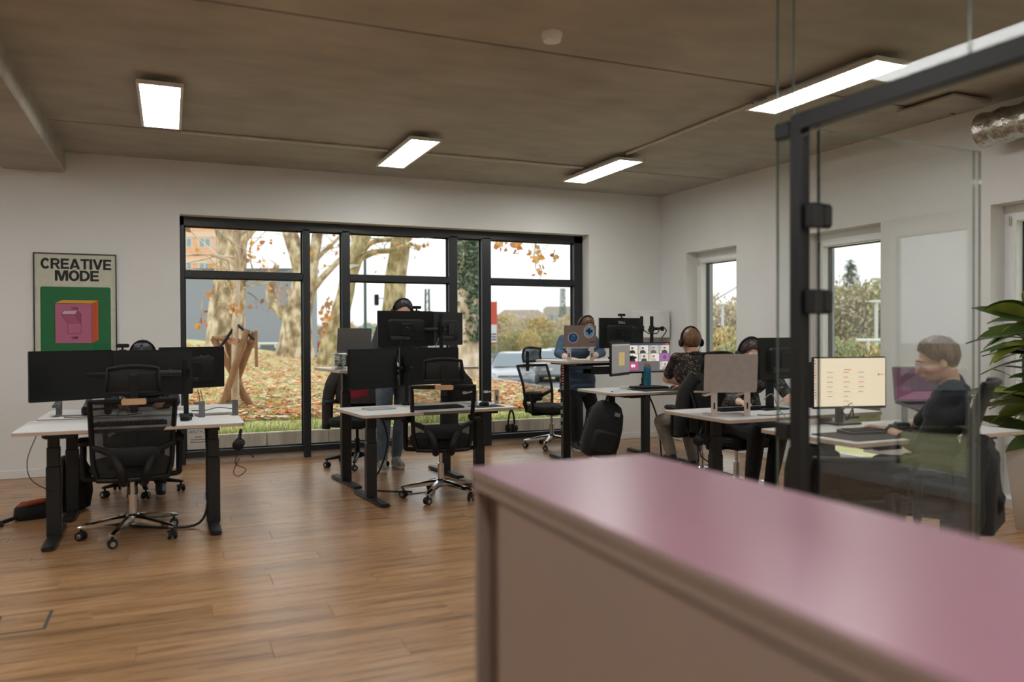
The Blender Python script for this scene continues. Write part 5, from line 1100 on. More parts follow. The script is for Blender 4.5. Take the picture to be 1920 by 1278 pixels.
# --- man typing behind the glass door
hc = ony(1757, 676, 3.02); o = (3.88, 2.94, 0); fa5 = math.radians(38); F5 = V(-math.sin(fa5), math.cos(fa5), 0)
t, H = person('man with glasses and light brown hair typing behind the glass door', o, fa5, (3.75, 3.01, .565), (3.84, 3.0, .895), hc, math.radians(50), -.30,
    {-1: (ony(1728, 838, 3.04), ony(1664, 806, 3.36), (-.25, .8, .15), (.2, -.1, 1), .75), 1: ((4.02, 3.27, .85), ony(1716, 797, 3.44), (-.2, .95, -.1), (0, 0, 1), .5)},
    {-1: (ony(1592, 884, 3.28), ony(1612, 985, 3.22), (-.6, .8, 0)), 1: ((3.74, 3.34, .57), (3.72, 3.42, .085), (-.5, .85, 0))},
    m_char, m_navyt, m_skin, m_bsneak, build_w=1.02, sole=m_sole, cuffs=.45)
hair(t, H, o, m_hlight, front=40, side=-22, back=-62, puff=1.4, seed=14, fringe=.006); face_parts(t, H, o, brow=(110, 80, 52))
tg = thing('glasses', 'thin glasses worn by the man behind the glass door', 'glasses', H.translation); A_ = Matrix.Translation(-H.translation) @ H
for k in (-1, 1):
    MB().tube([(k*.032+.022*math.cos(a),   .101-.004*abs(math.cos(a)), .002+.017*math.sin(a)) for a in [2*PI*i/14 for i in range(15)]], .0016, 5, False, A_).build('rim', m_steel, tg); MB().tube([(k*.056, .097, .006), (k*.076, .06, .006), (k*.086, -.012, .0)], .0015, 5, True, A_).build('temple_piece', m_steel, tg)
MB().tube([(-.010, .106, .004), (.010, .106, .004)], .0015, 5, True, A_).build('bridge', m_steel, tg)
wl = ony(1664, 806, 3.36); we = ony(1728, 838, 3.04); d_ = (we-wl).normalized(); tw = thing('watch', 'dark wristwatch on the typing man at the glass door', 'watch', wl+d_*.035); q_ = d_.to_track_quat('Z', 'Y').to_matrix().to_4x4()
MB().lathe([(.034, -.010), (.037, -.008), (.037, .008), (.034, .010)], 18, q_).build('strap', m_blk2, tw); MB().cyl((.0, .034, 0), (.0, .042, 0), .016, n=16, M=q_).build('case', m_blk, tw)
# --- person behind the left screens
hc = ony(268, 668, 7.30); o = (-.21, 7.40, 0)
t, H = person('person with black hair and headband sitting behind the left screens', o, PI, (-.21, 7.42, .58), (-.21, 7.34, .92), hc, PI, -.45,
    {1: ((-.45, 7.22, .78), (-.36, 7.04, .79), (.2, -1, 0), (0, 0, 1), .4), -1: ((.03, 7.22, .78), (-.06, 7.04, .79), (-.2, -1, 0), (0, 0, 1), .4)},
    {1: ((-.31, 7.06, .54), (-.29, 7.22, .085), (0, -1, 0)), -1: ((-.12, 7.06, .54), (-.08, 7.26, .085), (.05, -1, 0))},
    m_char, m_blackt, m_skin, m_bsneak, sole=m_sole)
hair(t, H, o, m_hblack, front=36, side=2, puff=1.3, seed=21); worn_headset('black headset on the head behind the left screens', H, mic=False)
# ================================================================ jackets over chair backs
def jacket(label, loc, rz, mat,  w=.50, z0=.45, z1=.98, y=-.34, d=.15, lining=None, sleeves=(1, 1), seed=1, zs=.5, col=True):
    t = thing('jacket', label, 'jacket', loc, rz)
    rings = []; N = 40
    for j in range(15):
        v = j/14; z = z1+(z0-z1)*v; ww = w*(.80+.24*min(1, v*3)); dd = d*(.45+.55*min(1, v*4)); r = []
        for i, (x, yy_) in enumerate(rrect(ww, dd, dd*.48, 9)):
            k = 1+.0*v; f = mnoise.noise(V(x*9+seed, seed*3., v*1.2))*.03*min(1, v*2.5); r.append((x+f*.4, y+yy_+f, z-(.05*(abs(x)/(w/2))**2 if v < .2 else 0)))
        rings.append(r)
    b = MB(); b.loft(rings); b.build('body', mat, t, 60)
    if col: b = MB(); b.loft([[(x, y+yy_, z) for x, yy_ in rrect(.16*s, .09*s, .04*s, 4)] for z, s in ((z1-.01, 1.1), (z1+.025, 1), (z1+.035, .8))]); b.build('collar', mat, t)
    for k, s in zip((-1, 1), sleeves):
        if s:
            b = MB(); b.tube([(k*(w/2-.04), y, z1-.06), (k*(w/2+.04), y+.02, z1-.18), (k*(w/2+.085), y+.01, z1-.36), (k*(w/2+.10), y+.02, z1-zs)], [.07, .068, .06, .045], 12, smooth=4); b.build('sleeve', mat, t, 60); b = MB(); b.tube([(k*(w/2+.101), y+.02, z1-zs+.01), (k*(w/2+.105), y+.02, z1-zs-.05)], .044, 12); b.build('cuff', m_rub, t)
    if lining:
        b = MB(); b.loft([[(x, y+d*.52+mnoise.noise(V(x*8, z*4, 2))*.015, z+zz) for x, zz in ((-.10, 0), (.16, 0))] for z in [z1-.06-.03*i for i in range(10)]], False, closed=False); b.build('lining', lining, t, 60)
    return t
m_jb = pm('dark_brown_grey_cloth', (52, 46, 43), .85, var=.3, scale=8, bump=.4); m_jk = pm('black_jacket_cloth', (20, 21, 23), .8, var=.3, scale=8, bump=.4); m_red = pm('dark_red_cloth', (136, 24, 38), .8, var=.2)
jacket('dark jacket with red lining over the chair at the middle desks', (1.74, 8.02, 0), math.radians(165), m_jb, .44, .62, 1.01, -.20, .17, m_red, (0, 1), 3, .60)
jacket('black jacket over the chair back of the man in the patterned shirt', (4.34, 5.82, 0), math.radians(-12), m_jk, .50, .50, 1.02, -.34, .14, None, (1, 1), 5)
jacket('dark jacket hanging over the chair back behind the glass door', (3.68, 3.05, 0), math.radians(33), m_jk, .50, .34, .80, -.28, .20, None, (1, 1), 9, .42, False)
# ================================================================ outside
rnd = random.Random(11)
def gz(x, y):
    if y < 9.2 and x > 6.1: return max(-.95, .04-.10*(x-6.2))
    s = min(.036, max(-.032, .036-.0068*(x-1))); return .225+(max(y, 9.3)-9.3)*s if y < 34 else .225+24.7*s
def ghit(px, py):
    d = ray(px, py)/FPX; t = 4.
    while t < 120:
        p = CAM+d*t
        if p.z < gz(p.x, p.y): return p, t
        t += .05
    return CAM+d*60, 60
m_grass = bpy.data.materials.new('autumn_grass'); m_grass.use_nodes = True
def _g():
    n = m_grass.node_tree.nodes; l = m_grass.node_tree.links; b = n['Principled BSDF']; g = n.new('ShaderNodeNewGeometry')
    z = n.new('ShaderNodeTexNoise'); z.inputs['Scale'].default_value = 1.3; z.inputs['Detail'].default_value = 8; l.new(g.outputs['Position'], z.inputs['Vector'])
    r = n.new('ShaderNodeValToRGB'); e = r.color_ramp.elements; e[0].position = .3; e[0].color = lin((166, 172, 104)); e[1].position = .7; e[1].color = lin((212, 200, 148)); k = e.new(.5); k.color = lin((196, 188, 132))
    l.new(z.outputs['Fac'], r.inputs[0]); l.new(r.outputs[0], b.inputs['Base Color']); b.inputs['Roughness'].default_value = .95
_g()
# parking edge line
PA = ghit(915, 711)[0]; PB = ghit(1075, 738)[0]; pd = (PB-PA).normalized(); pn = V(-pd.y, pd.x, 0)
if pn.x < 0: pn = -pn
def in_park(x, y): return y > 11.2 and (V(x, y, 0)-V(PA.x, PA.y, 0)).dot(pn) > 0
b = MB(); b.grid(220, 150, lambda u, v: (lambda x, y: (x, y, -1.1 if in_park(x, y) else gz(x, y)))(-30+90*u, 9.33+(v**1.6)*62))
tag(b.build('lawn', m_grass, None, 60), kind='structure')
b = MB(); b.grid(60, 60, lambda u, v: (lambda x, y: (x, y, gz(x, y) if y < 9.2 else gz(x, 9.1)))(6.2+44*u, -34+43.3*v)); tag(b.build('side_lawn', m_grass, None, 60), kind='structure')
m_asph = pm('asphalt', (128, 130, 134), .9, var=.12, scale=3)
L0 = PA-pd*16; L1 = PA+pd*8
b = MB(); b.add([(L0.x, L0.y, -.85), (L1.x, L1.y, -.85), (L1.x+pn.x*70, L1.y+pn.y*70, -.85), (L0.x+pn.x*70, L0.y+pn.y*70, -.85)], [(0, 1, 2, 3)]); tag(b.build('parking_lot', m_asph, None, 0), kind='structure')
tag(MB().bb(-200, 260, -200, 260, -3.2, -3.0).build('far_ground', pm('far_ground_tone', (136, 138, 120), .95, scale=.2), None, 0), kind='structure')
t = thing('parking_kerb', 'pale concrete kerb between lawn and parked cars', 'kerb', PA)
n = 19
for k in range(n):
    a = PA+pd*(k*.9-9.); b_ = a+pd*.89; zt = .02+gz((a.x+b_.x)/2, (a.y+b_.y)/2)
    M = T(((a.x+b_.x)/2-PA.x, (a.y+b_.y)/2-PA.y, zt-PA.z-.3), math.atan2(pd.y, pd.x)); MB().rbox((0, 0, 0), (.885, .14, .66), .02, M).build('kerb_stone', pm('pale_concrete', (190, 188, 184), .85, var=.1, scale=6), t)
# concrete edging right outside the wide window
m_ec = pm('weathered_concrete', (200, 188, 170), .9, var=.22, scale=4, stretch=(3, 3, .6), bump=.2)
t = thing('concrete_edging', 'row of pale concrete edging boards outside the wide window', 'edging', (0, 9.24, 0)); x = -4.46; k = 0
while x < 7:
    MB().rbox((x+.34, 0, .06), (.674, .07, .37), .006).build('edging_board', m_ec, t); x += .681; k += 1
t['note'] = 0; del t['note']
tag(MB().bb(-30, 6.1, 8.98, 9.21, -.4, -.02).build('gravel_strip', pm('gravel', (120, 112, 104), .95, var=.4, scale=60), None, 0), kind='structure')
# grass blades and fallen leaves
def scatter_leaves(N, seed, mats, region, size, lift=.012):
    r = random.Random(seed); b = MB()
    for _ in range(N):
        x, y = region(r)
        if in_park(x, y): continue
        z = gz(x, y)+lift*r.uniform(.5, 2.5); s = size*r.uniform(.55, 1.25); a = r.uniform(0, 6.283); tx, ty = r.uniform(-.5, .5), r.uniform(-.5, .5); ca, sa = math.cos(a), math.sin(a); P = []
        for (u, v, w) in ((-1, 0, .15), (-.35, .75, 0), (.5, .6, .2), (1.1, 0, 0), (.5, -.6, .25), (-.35, -.75, 0)): P.append((x+s*(u*ca-v*sa), y+s*(u*sa+v*ca), z+s*(abs(u*tx)+abs(v*ty)+w)))
        b.add(P, [(0, 1, 2, 3), (0, 3, 4, 5)], r.randrange(len(mats)))
    return b
lm = [pm('leaf_orange', (226, 150, 84), .8, var=.25, scale=3), pm('leaf_tan', (226, 190, 150), .8, var=.2, scale=3), pm('leaf_brown', (180, 130, 92), .8, var=.25, scale=3), pm('leaf_pale', (236, 214, 188), .8, var=.15, scale=3), pm('leaf_rust', (214, 120, 66), .8, var=.2, scale=3)]
b = scatter_leaves(15000, 3, lm, lambda r: (lambda y: (r.uniform(-3, 1.0+.62*y), y))(10.3+(r.random()**1.4)*20), .058)
fl = b.build('fallen_leaves', lm, None, 0); tag(fl, 'orange and tan fallen leaves lying over the lawn outside', 'leaves', kind='stuff')
b = MB(); r = random.Random(9)
for _ in range(26000):
    y = 9.32+(r.random()**2.0)*5.5; x = r.uniform(-1.5, .6*y+1.2); z = gz(x, y); h = r.uniform(.03, .075); a = r.uniform(0, 6.28); w = .004; dx, dy = math.cos(a)*w, math.sin(a)*w; lx, ly = r.uniform(-.03, .03), r.uniform(-.03, .03)
    b.add([(x-dx, y-dy, z-.005), (x+dx, y+dy, z-.005), (x+lx, y+ly, z+h)], [(0, 1, 2)], r.randrange(3))
tag(b.build('grass_blades', [pm('blade_green', (136, 172, 78), .8), pm('blade_light', (172, 194, 104), .8), pm('blade_dry', (200, 190, 134), .8)], None, 0), 'green grass blades along the concrete edging outside', 'grass', kind='stuff')
# ---------------------------------------------------------------- trees
def bark(name, c1, c2, c3, sc=5):
    m = bpy.data.materials.new(name); m.use_nodes = True; n = m.node_tree.nodes; l = m.node_tree.links; b = n['Principled BSDF']; tc = n.new('ShaderNodeTexCoord'); mp = n.new('ShaderNodeMapping'); mp.inputs['Scale'].default_value = (1, 1, .55)
    z = n.new('ShaderNodeTexNoise'); z.inputs['Scale'].default_value = sc; z.inputs['Detail'].default_value = 6; l.new(tc.outputs['Object'], mp.inputs[0]); l.new(mp.outputs[0], z.inputs['Vector'])
    r = n.new('ShaderNodeValToRGB'); e = r.color_ramp.elements; e[0].position = .36; e[0].color = lin(c1); e[1].position = .62; e[1].color = lin(c3); k = e.new(.5); k.color = lin(c2); l.new(z.outputs['Fac'], r.inputs[0]); l.new(r.outputs[0], b.inputs['Base Color']); b.inputs['Roughness'].default_value = .9
    bp = n.new('ShaderNodeBump'); bp.inputs['Strength'].default_value = .7; bp.inputs['Distance'].default_value = .05; l.new(z.outputs['Fac'], bp.inputs['Height']); l.new(bp.outputs[0], b.inputs['Normal']); return m
m_bk = bark('plane_bark', (130, 112, 88), (182, 162, 130), (226, 212, 184)); m_bk2 = bark('olive_bark', (130, 120, 90), (176, 162, 122), (212, 198, 160)); m_bk3 = bark('pale_bark', (178, 158, 134), (212, 192, 168), (232, 218, 198))
tl = [lm[0], lm[2], pm('leaf_yellow', (214, 156, 64), .8), lm[1]]
def px_path(pts, d): return [ondep(x, y, d) for x, y, r in pts], [r*d/FPX for x, y, r in pts]
def dens(P, R, n=4):
    o = []; q = []
    for i in range(len(P)-1):
        for k in range(n):
            u = k/n; a = P[max(i-1, 0)]; b = P[i]; c = P[i+1]; e = P[min(i+2, len(P)-1)]
            o.append(.5*((2*b)+(c-a)*u+(2*a-5*b+4*c-e)*u*u+(3*b-a-3*c+e)*u**3)); q.append(R[i]+(R[i+1]-R[i])*u)
    return o+[P[-1]], q+[R[-1]]
def rough_tube(mb, P, R, n=14, amp=.12, seed=0):
    t0 = (P[1]-P[0]).normalized(); a = t0.orthogonal().normalized(); rings = []
    for i in range(len(P)):
        t = (P[min(i+1, len(P)-1)]-P[max(i-1, 0)]).normalized(); a = (a-t*a.dot(t)).normalized(); b = t.cross(a); ring = []
        for j in range(n):
            q = 2*PI*j/n; k = 1+amp*mnoise.noise(V(math.cos(q)*1.5, math.sin(q)*1.5, i*.35+seed*9)); ring.append(P[i]+(a*math.cos(q)+b*math.sin(q))*R[i]*k)
        rings.append(ring)
    mb.loft(rings)
def tree(label, d, trunk, limbs, mat, clusters=(), seed=0, twigs=14, leafs=.09, name='plane_tree', base_px=None):
    r = random.Random(seed); P, R = px_path(trunk, d); g = P[0].copy(); g.z = gz(P[0].x, P[0].y); t = thing(name, label, 'tree', g)
    P[0] = V(P[0].x, P[0].y, g.z-.3); P, R = dens(P, R); b = MB(); rough_tube(b, [p-g for p in P], R, 16, .16, seed); b.build('trunk', mat, t, 70); ends = []
    for k, lb in enumerate(limbs):
        Q, S_ = px_path(lb, d); off = r.uniform(-.5, .5)
        for i, p in enumerate(Q): Q[i] = p+V(0, off*i/len(Q), 0)
        Q, S_ = dens(Q, S_); b = MB(); rough_tube(b, [p-g for p in Q], S_, 10, .12, seed+k); b.build('limb', mat, t, 70); ends += Q[len(Q)//2:]
    ends += P[len(P)*2//3:]
    b = MB(); lv = MB()
    def leaf(p, s):
        a = Euler((r.uniform(0, 6.28), r.uniform(0, 6.28), r.uniform(0, 6.28))).to_matrix()
        lv.add([p+a @ Vector(q)*s for q in ((-1, 0, 0), (-.4, .8, .2), (.3, .5, 0), (1, 0, .2), (.3, -.5, 0), (-.4, -.8, .2))], [(0, 1, 2, 3), (0, 3, 4, 5)], r.randrange(4))
    for _ in range(twigs):
        p = r.choice(ends)-g; dirv = V(r.uniform(-1, 1), r.uniform(-.6, .6), r.uniform(-.5, .9)).normalized(); L = r.uniform(.5, 1.7); pts = [p]
        for k in range(6): dirv = (dirv+V(r.uniform(-.4, .4), r.uniform(-.3, .3), r.uniform(-.35, .25))).normalized(); pts.append(pts[-1]+dirv*L/6)
        b.tube(pts, [.022, .018, .015, .012, .009, .007, .004], 5)
        for k in range(2, 7):
            if r.random() < .5:
                e = pts[k]+V(r.uniform(-.3, .3), r.uniform(-.2, .2), r.uniform(-.25, .2)); b.tube([pts[k], e], [.006, .003], 4)
                if r.random() < .6: leaf(e, leafs*r.uniform(.7, 1.2))
    for (cx, cy, sx, sy, n) in clusters:
        c0 = ondep(cx, cy-sy, d)-g; st = [c0, ondep(cx+r.uniform(-sx, sx)*.3, cy, d)-g, ondep(cx, cy+sy, d)-g]; b.tube(st, [.012, .008, .004], 5)
        for _ in range(n):
            p = ondep(cx+r.gauss(0, .5)*sx, cy+r.gauss(0, .5)*sy, d+r.uniform(-.5, .5))-g; leaf(p, leafs*r.uniform(.7, 1.3))
            if r.random() < .3: b.tube([p, p+V(r.uniform(-.2, .2), 0, r.uniform(.1, .3))], [.003, .006], 4)
    if b.v: b.build('twigs', mat, t, 60)['kind'] = 'stuff'
    if lv.v: lv.build('leaves', tl, t, 0)['kind'] = 'stuff'
    return t
tree('thick mottled plane tree behind the wooden stakes', 19.5, [(420, 706, 38), (420, 660, 34), (424, 600, 33), (430, 540, 30), (434, 480, 26), (437, 430, 25), (440, 370, 22), (440, 300, 18)],
     [[(440, 470, 12), (462, 440, 9), (492, 408, 7), (520, 370, 5)], [(428, 470, 12), (412, 430, 9), (405, 390, 7)], [(446, 600, 6), (456, 560, 5), (450, 536, 4), (474, 515, 3)]], m_bk, [(405, 540, 30, 30, 14), (380, 590, 14, 30, 8), (470, 470, 26, 30, 14), (492, 500, 20, 20, 10)], 3, 30, .075)
tree('forked plane tree in front of the grey building', 27, [(552, 664, 40), (554, 640, 32), (557, 600, 27), (562, 560, 22), (566, 520, 17), (558, 480, 15), (545, 440, 14), (534, 400, 12), (528, 340, 10)],
     [[(548, 606, 12), (528, 585, 10), (512, 566, 9), (507, 545, 8), (513, 520, 6), (520, 495, 5)], [(568, 590, 14), (582, 545, 12), (588, 490, 11), (598, 430, 10), (606, 370, 8)], [(582, 548, 7), (608, 517, 6), (650, 476, 5), (690, 450, 4)], [(588, 490, 5), (610, 470, 4), (640, 442, 3)], [(545, 440, 5), (520, 420, 4), (500, 430, 3)]], m_bk, [(520, 560, 30, 40, 10)], 5, 44, .08)
tree('leaning plane tree left of the middle monitors', 23, [(613, 680, 26), (622, 650, 21), (634, 605, 18), (645, 560, 16), (655, 515, 15), (672, 468, 14), (690, 425, 12), (705, 380, 10), (715, 330, 8)],
     [[(668, 486, 8), (700, 474, 6), (740, 468, 5), (770, 455, 3)], [(664, 500, 7), (690, 458, 5), (730, 450, 4)], [(672, 470, 6), (660, 430, 5), (655, 390, 4)]], m_bk2, [(612, 600, 13, 26, 34), (604, 640, 6, 14, 8), (622, 575, 12, 12, 16)], 7, 22, .075)
tree('plane tree behind the head of the standing person', 23.5, [(733, 690, 22), (734, 640, 20), (736, 595, 21), (742, 530, 20), (749, 470, 19), (755, 425, 18), (758, 370, 16), (760, 300, 13)],
     [[(757, 440, 6), (785, 428, 4), (810, 420, 3)]], m_bk2, [(780, 462, 18, 14, 12), (750, 468, 12, 12, 12), (805, 450, 10, 16, 5)], 9, 12, .085)
ti = tree('ivy-covered tree trunk between the right window bars', 20.5, [(883, 722, 42), (882, 690, 32), (881, 640, 28), (880, 560, 27), (880, 480, 26), (882, 420, 26), (883, 360, 25), (883, 290, 22)],
     [[(884, 600, 6), (900, 585, 4), (912, 590, 3)]], m_bk3, [], 13, 6, .1)
iv = MB(); r = random.Random(4); go = ti.location
for _ in range(2600):
    y = r.uniform(395, 640); a = r.gauss(-.35 if y < 540 else .5, .9); w = (.37 if y < 560 else .30)
    if y > 560 and r.random() < .55: continue
    c = ondep(881, y, 20.5); p = c+V(math.sin(a)*.39, -math.cos(a)*.39, 0)+V(r.uniform(-.05, .05), r.uniform(-.05, .02), 0)-go; e = Euler((r.uniform(.6, 2.2), r.uniform(-.5, .5), r.uniform(-1, 1))).to_matrix(); s = r.uniform(.03, .06)
    iv.add([p+e @ Vector(q)*s for q in ((-1, 0, 0), (0, .9, 0), (1, .1, 0), (0, -.9, .2))], [(0, 1, 2, 3)], r.randrange(3))
iv.build('ivy', [pm('ivy_green', (74, 100, 74), .5), pm('ivy_grey_green', (120, 140, 116), .5), pm('ivy_dark', (50, 70, 50), .5)], ti, 0)['kind'] = 'stuff'
t5 = tree('overhanging twig with brown plane leaves in the right window pane', 14, [(1120, 330, 4), (1080, 380, 3.2), (1040, 420, 2.4), (1000, 440, 1.6)], [], m_bk2, [(972, 460, 22, 22, 14), (1004, 480, 24, 26, 18), (938, 458, 14, 14, 10), (1012, 510, 16, 14, 7), (1040, 480, 12, 12, 4)], 17, 0, .06, 'hanging_branch')
# the trunk of that branch's tree stands out of view to the right
Q = ondep(1120, 330, 14); b = MB(); gq = V(Q.x+1.2, Q.y+.3, gz(Q.x+1.2, Q.y)); rough_tube(b, [V(Q.x+1.2, Q.y+.3, gq.z-.3+k*1.3)-t5.location for k in range(6)]+[V(Q.x, Q.y, Q.z+1.5)-t5.location, Q-t5.location], [.3, .28, .26, .25, .22, .18, .1, .05], 12, .1, 2); b.build('trunk_beyond', m_bk2, t5, 70)
# sapling and its stakes
sp, sd_ = ghit(440, 764)
t = tree('thin pale sapling tied between the wooden stakes', sd_, [(441, 766, 7), (441, 700, 7), (441, 640, 6.5), (443, 580, 6), (445, 520, 5.5), (446, 460, 5), (447, 400, 4)], [[(445, 545, 3), (432, 520, 2.4), (425, 490, 2)], [(446, 500, 3), (458, 470, 2)]], m_bk3, [(440, 580, 10, 16, 14), (436, 640, 10, 10, 10)], 21, 8, .05, 'sapling')
m_stake = pm('round_wood_stake', (150, 112, 80), .8, var=.25, scale=6, stretch=(4, 4, .8), bump=.3)
t = thing('tree_stakes', 'crossed wooden stakes supporting the sapling', 'tree stakes', sp)
for (x0, y0, x1, y1, dd) in ((412, 758, 464, 618, -.25), (424, 768, 478, 622, .2), (474, 764, 400, 634, .1), (462, 752, 422, 628, .45)):
    a = ondep(x0, y0, sd_+dd); c = ondep(x1, y1, sd_+dd*.2); a.z = gz(a.x, a.y)-.05; MB().tube([a-sp, (a+c)/2-sp, c-sp], .047, 10).build('stake', m_stake, t)
a = ondep(398, 633, sd_); c = ondep(480, 642, sd_); MB().tube([a-sp, c-sp], .03, 8).build('cross_bar', m_stake, t); a = ondep(480, 620, sd_-.1); c = ondep(481, 688, sd_-.1); MB().tube([a-sp, c-sp], .022, 8).build('hanging_slat', m_stake, t)
for (x0, y0, x1, y1) in ((445, 608, 478, 636), (440, 612, 412, 652)): MB().tube([ondep(x0, y0, sd_)-sp, ondep(x1, y1, sd_-.1)-sp], .022, 6).build('strap', m_blk, t)
# ---------------------------------------------------------------- buildings beyond
def slab(p0, p1, z0, z1, depth, mb, o):
    d = (p1-p0); d.z = 0; n = V(-d.y, d.x, 0).normalized()
    if n.y < 0: n = -n
    A, B = p0.copy(), p1.copy(); vs = [V(A.x, A.y, z0), V(B.x, B.y, z0), V(B.x, B.y, z0)+n*depth, V(A.x, A.y, z0)+n*depth]; vs = [v-o for v in vs]; mb.add(vs+[v+V(0, 0, z1-z0) for v in vs], [(0, 1, 2, 3), (4, 7, 6, 5), (0, 4, 5, 1), (1, 5, 6, 2), (2, 6, 7, 3), (3, 7, 4, 0)])
A = ondep(150, 662, 36); Bq = ondep(580, 662, 36); zt = ondep(450, 508, 36).z; o = V(A.x, A.y, .3)
t = thing('grey_building', 'long plain grey building beyond the lawn', 'building', o); b = MB(); slab(A, Bq, .3, zt, 1.5, b, o); b.build('wall', pm('grey_render', (150, 156, 168), .85, var=.03, scale=.5), t, 0); b = MB(); slab(A-V(0, .05, 0), Bq-V(0, .05, 0), .3, .95, .1, b, o); b.build('plinth', pm('dark_plinth', (110, 114, 124), .85), t, 0)
b = MB(); slab(A-V(0, .08, 0), Bq+V(.1, -.08, 0), zt, zt+.12, 1.5, b, o); b.build('parapet', pm('dark_plinth', (110, 114, 124), .85), t, 0)
A = ondep(200, 600, 58); Bq = ondep(423, 600, 58); o = V(A.x, A.y, 0); t = thing('brick_building', 'orange brick building with white windows above the grey building', 'building', o); b = MB(); slab(A, Bq, 0, 14.5, 1.5, b, o); b.build('wall', pm('orange_brick', (236, 184, 152), .85, var=.08, scale=3), t, 0)
dirv = (Bq-A); dirv.z = 0; ux = dirv.normalized(); nb = V(ux.y, -ux.x, 0)
if nb.y > 0: nb = -nb
for yb, yt in ((464, 446), (511, 492), (416, 398), (558, 540)):
    for x0, x1 in ((276, 298), (308, 330), (340, 361), (373, 396), (404, 424)):
        P0 = ondep(x0, yb, 58); P1 = ondep(min(x1, 421), yt, 58); w = (V(P1.x, P1.y, 0)-V(P0.x, P0.y, 0)).length; M = T(P0-o+nb*.02+V(0, 0, 0), math.atan2(ux.y, ux.x)); h = P1.z-P0.z
        b = MB(); b.bb(0, w, -.06, .1, 0, h, M); f = b.build('window', pm('white_far_frame', (230, 230, 228), .5), t, 0)
        for k in (0, 1): MB().bb(w*(.08+.46*k), w*(.46+.46*k), -.075, -.061, h*.08, h*.92, M).build('pane', pm('far_pane', (150, 164, 170), .2, var=.1), f, 0)
for z in (5.1, 7.0, 8.9, 10.8): b = MB(); slab(A+nb*.06, Bq+nb*.06, z-.5, z-.1, .1, b, o); b.build('pale_band', pm('pale_brick_band', (230, 206, 186), .85), t, 0)
# white railing
A = ondep(330, 660, 31); Bq = ondep(548, 660, 31); o = V(A.x, A.y, gz(A.x, A.y)); t = thing('white_railing', 'low white tube railing in front of the grey building', 'railing', o); za = ondep(440, 644, 31).z-o.z; m_rail = pm('white_tube', (224, 226, 228), .4)
MB().tube([V(0, 0, za), Bq-A+V(0, 0, za-(Bq-A).z)], .045, 8).build('top_tube', m_rail, t)
for k in range(8): p = (Bq-A)*(k/7); MB().cyl((p.x, p.y, -.3), (p.x, p.y, za), .04, n=8).build('post', m_rail, t)
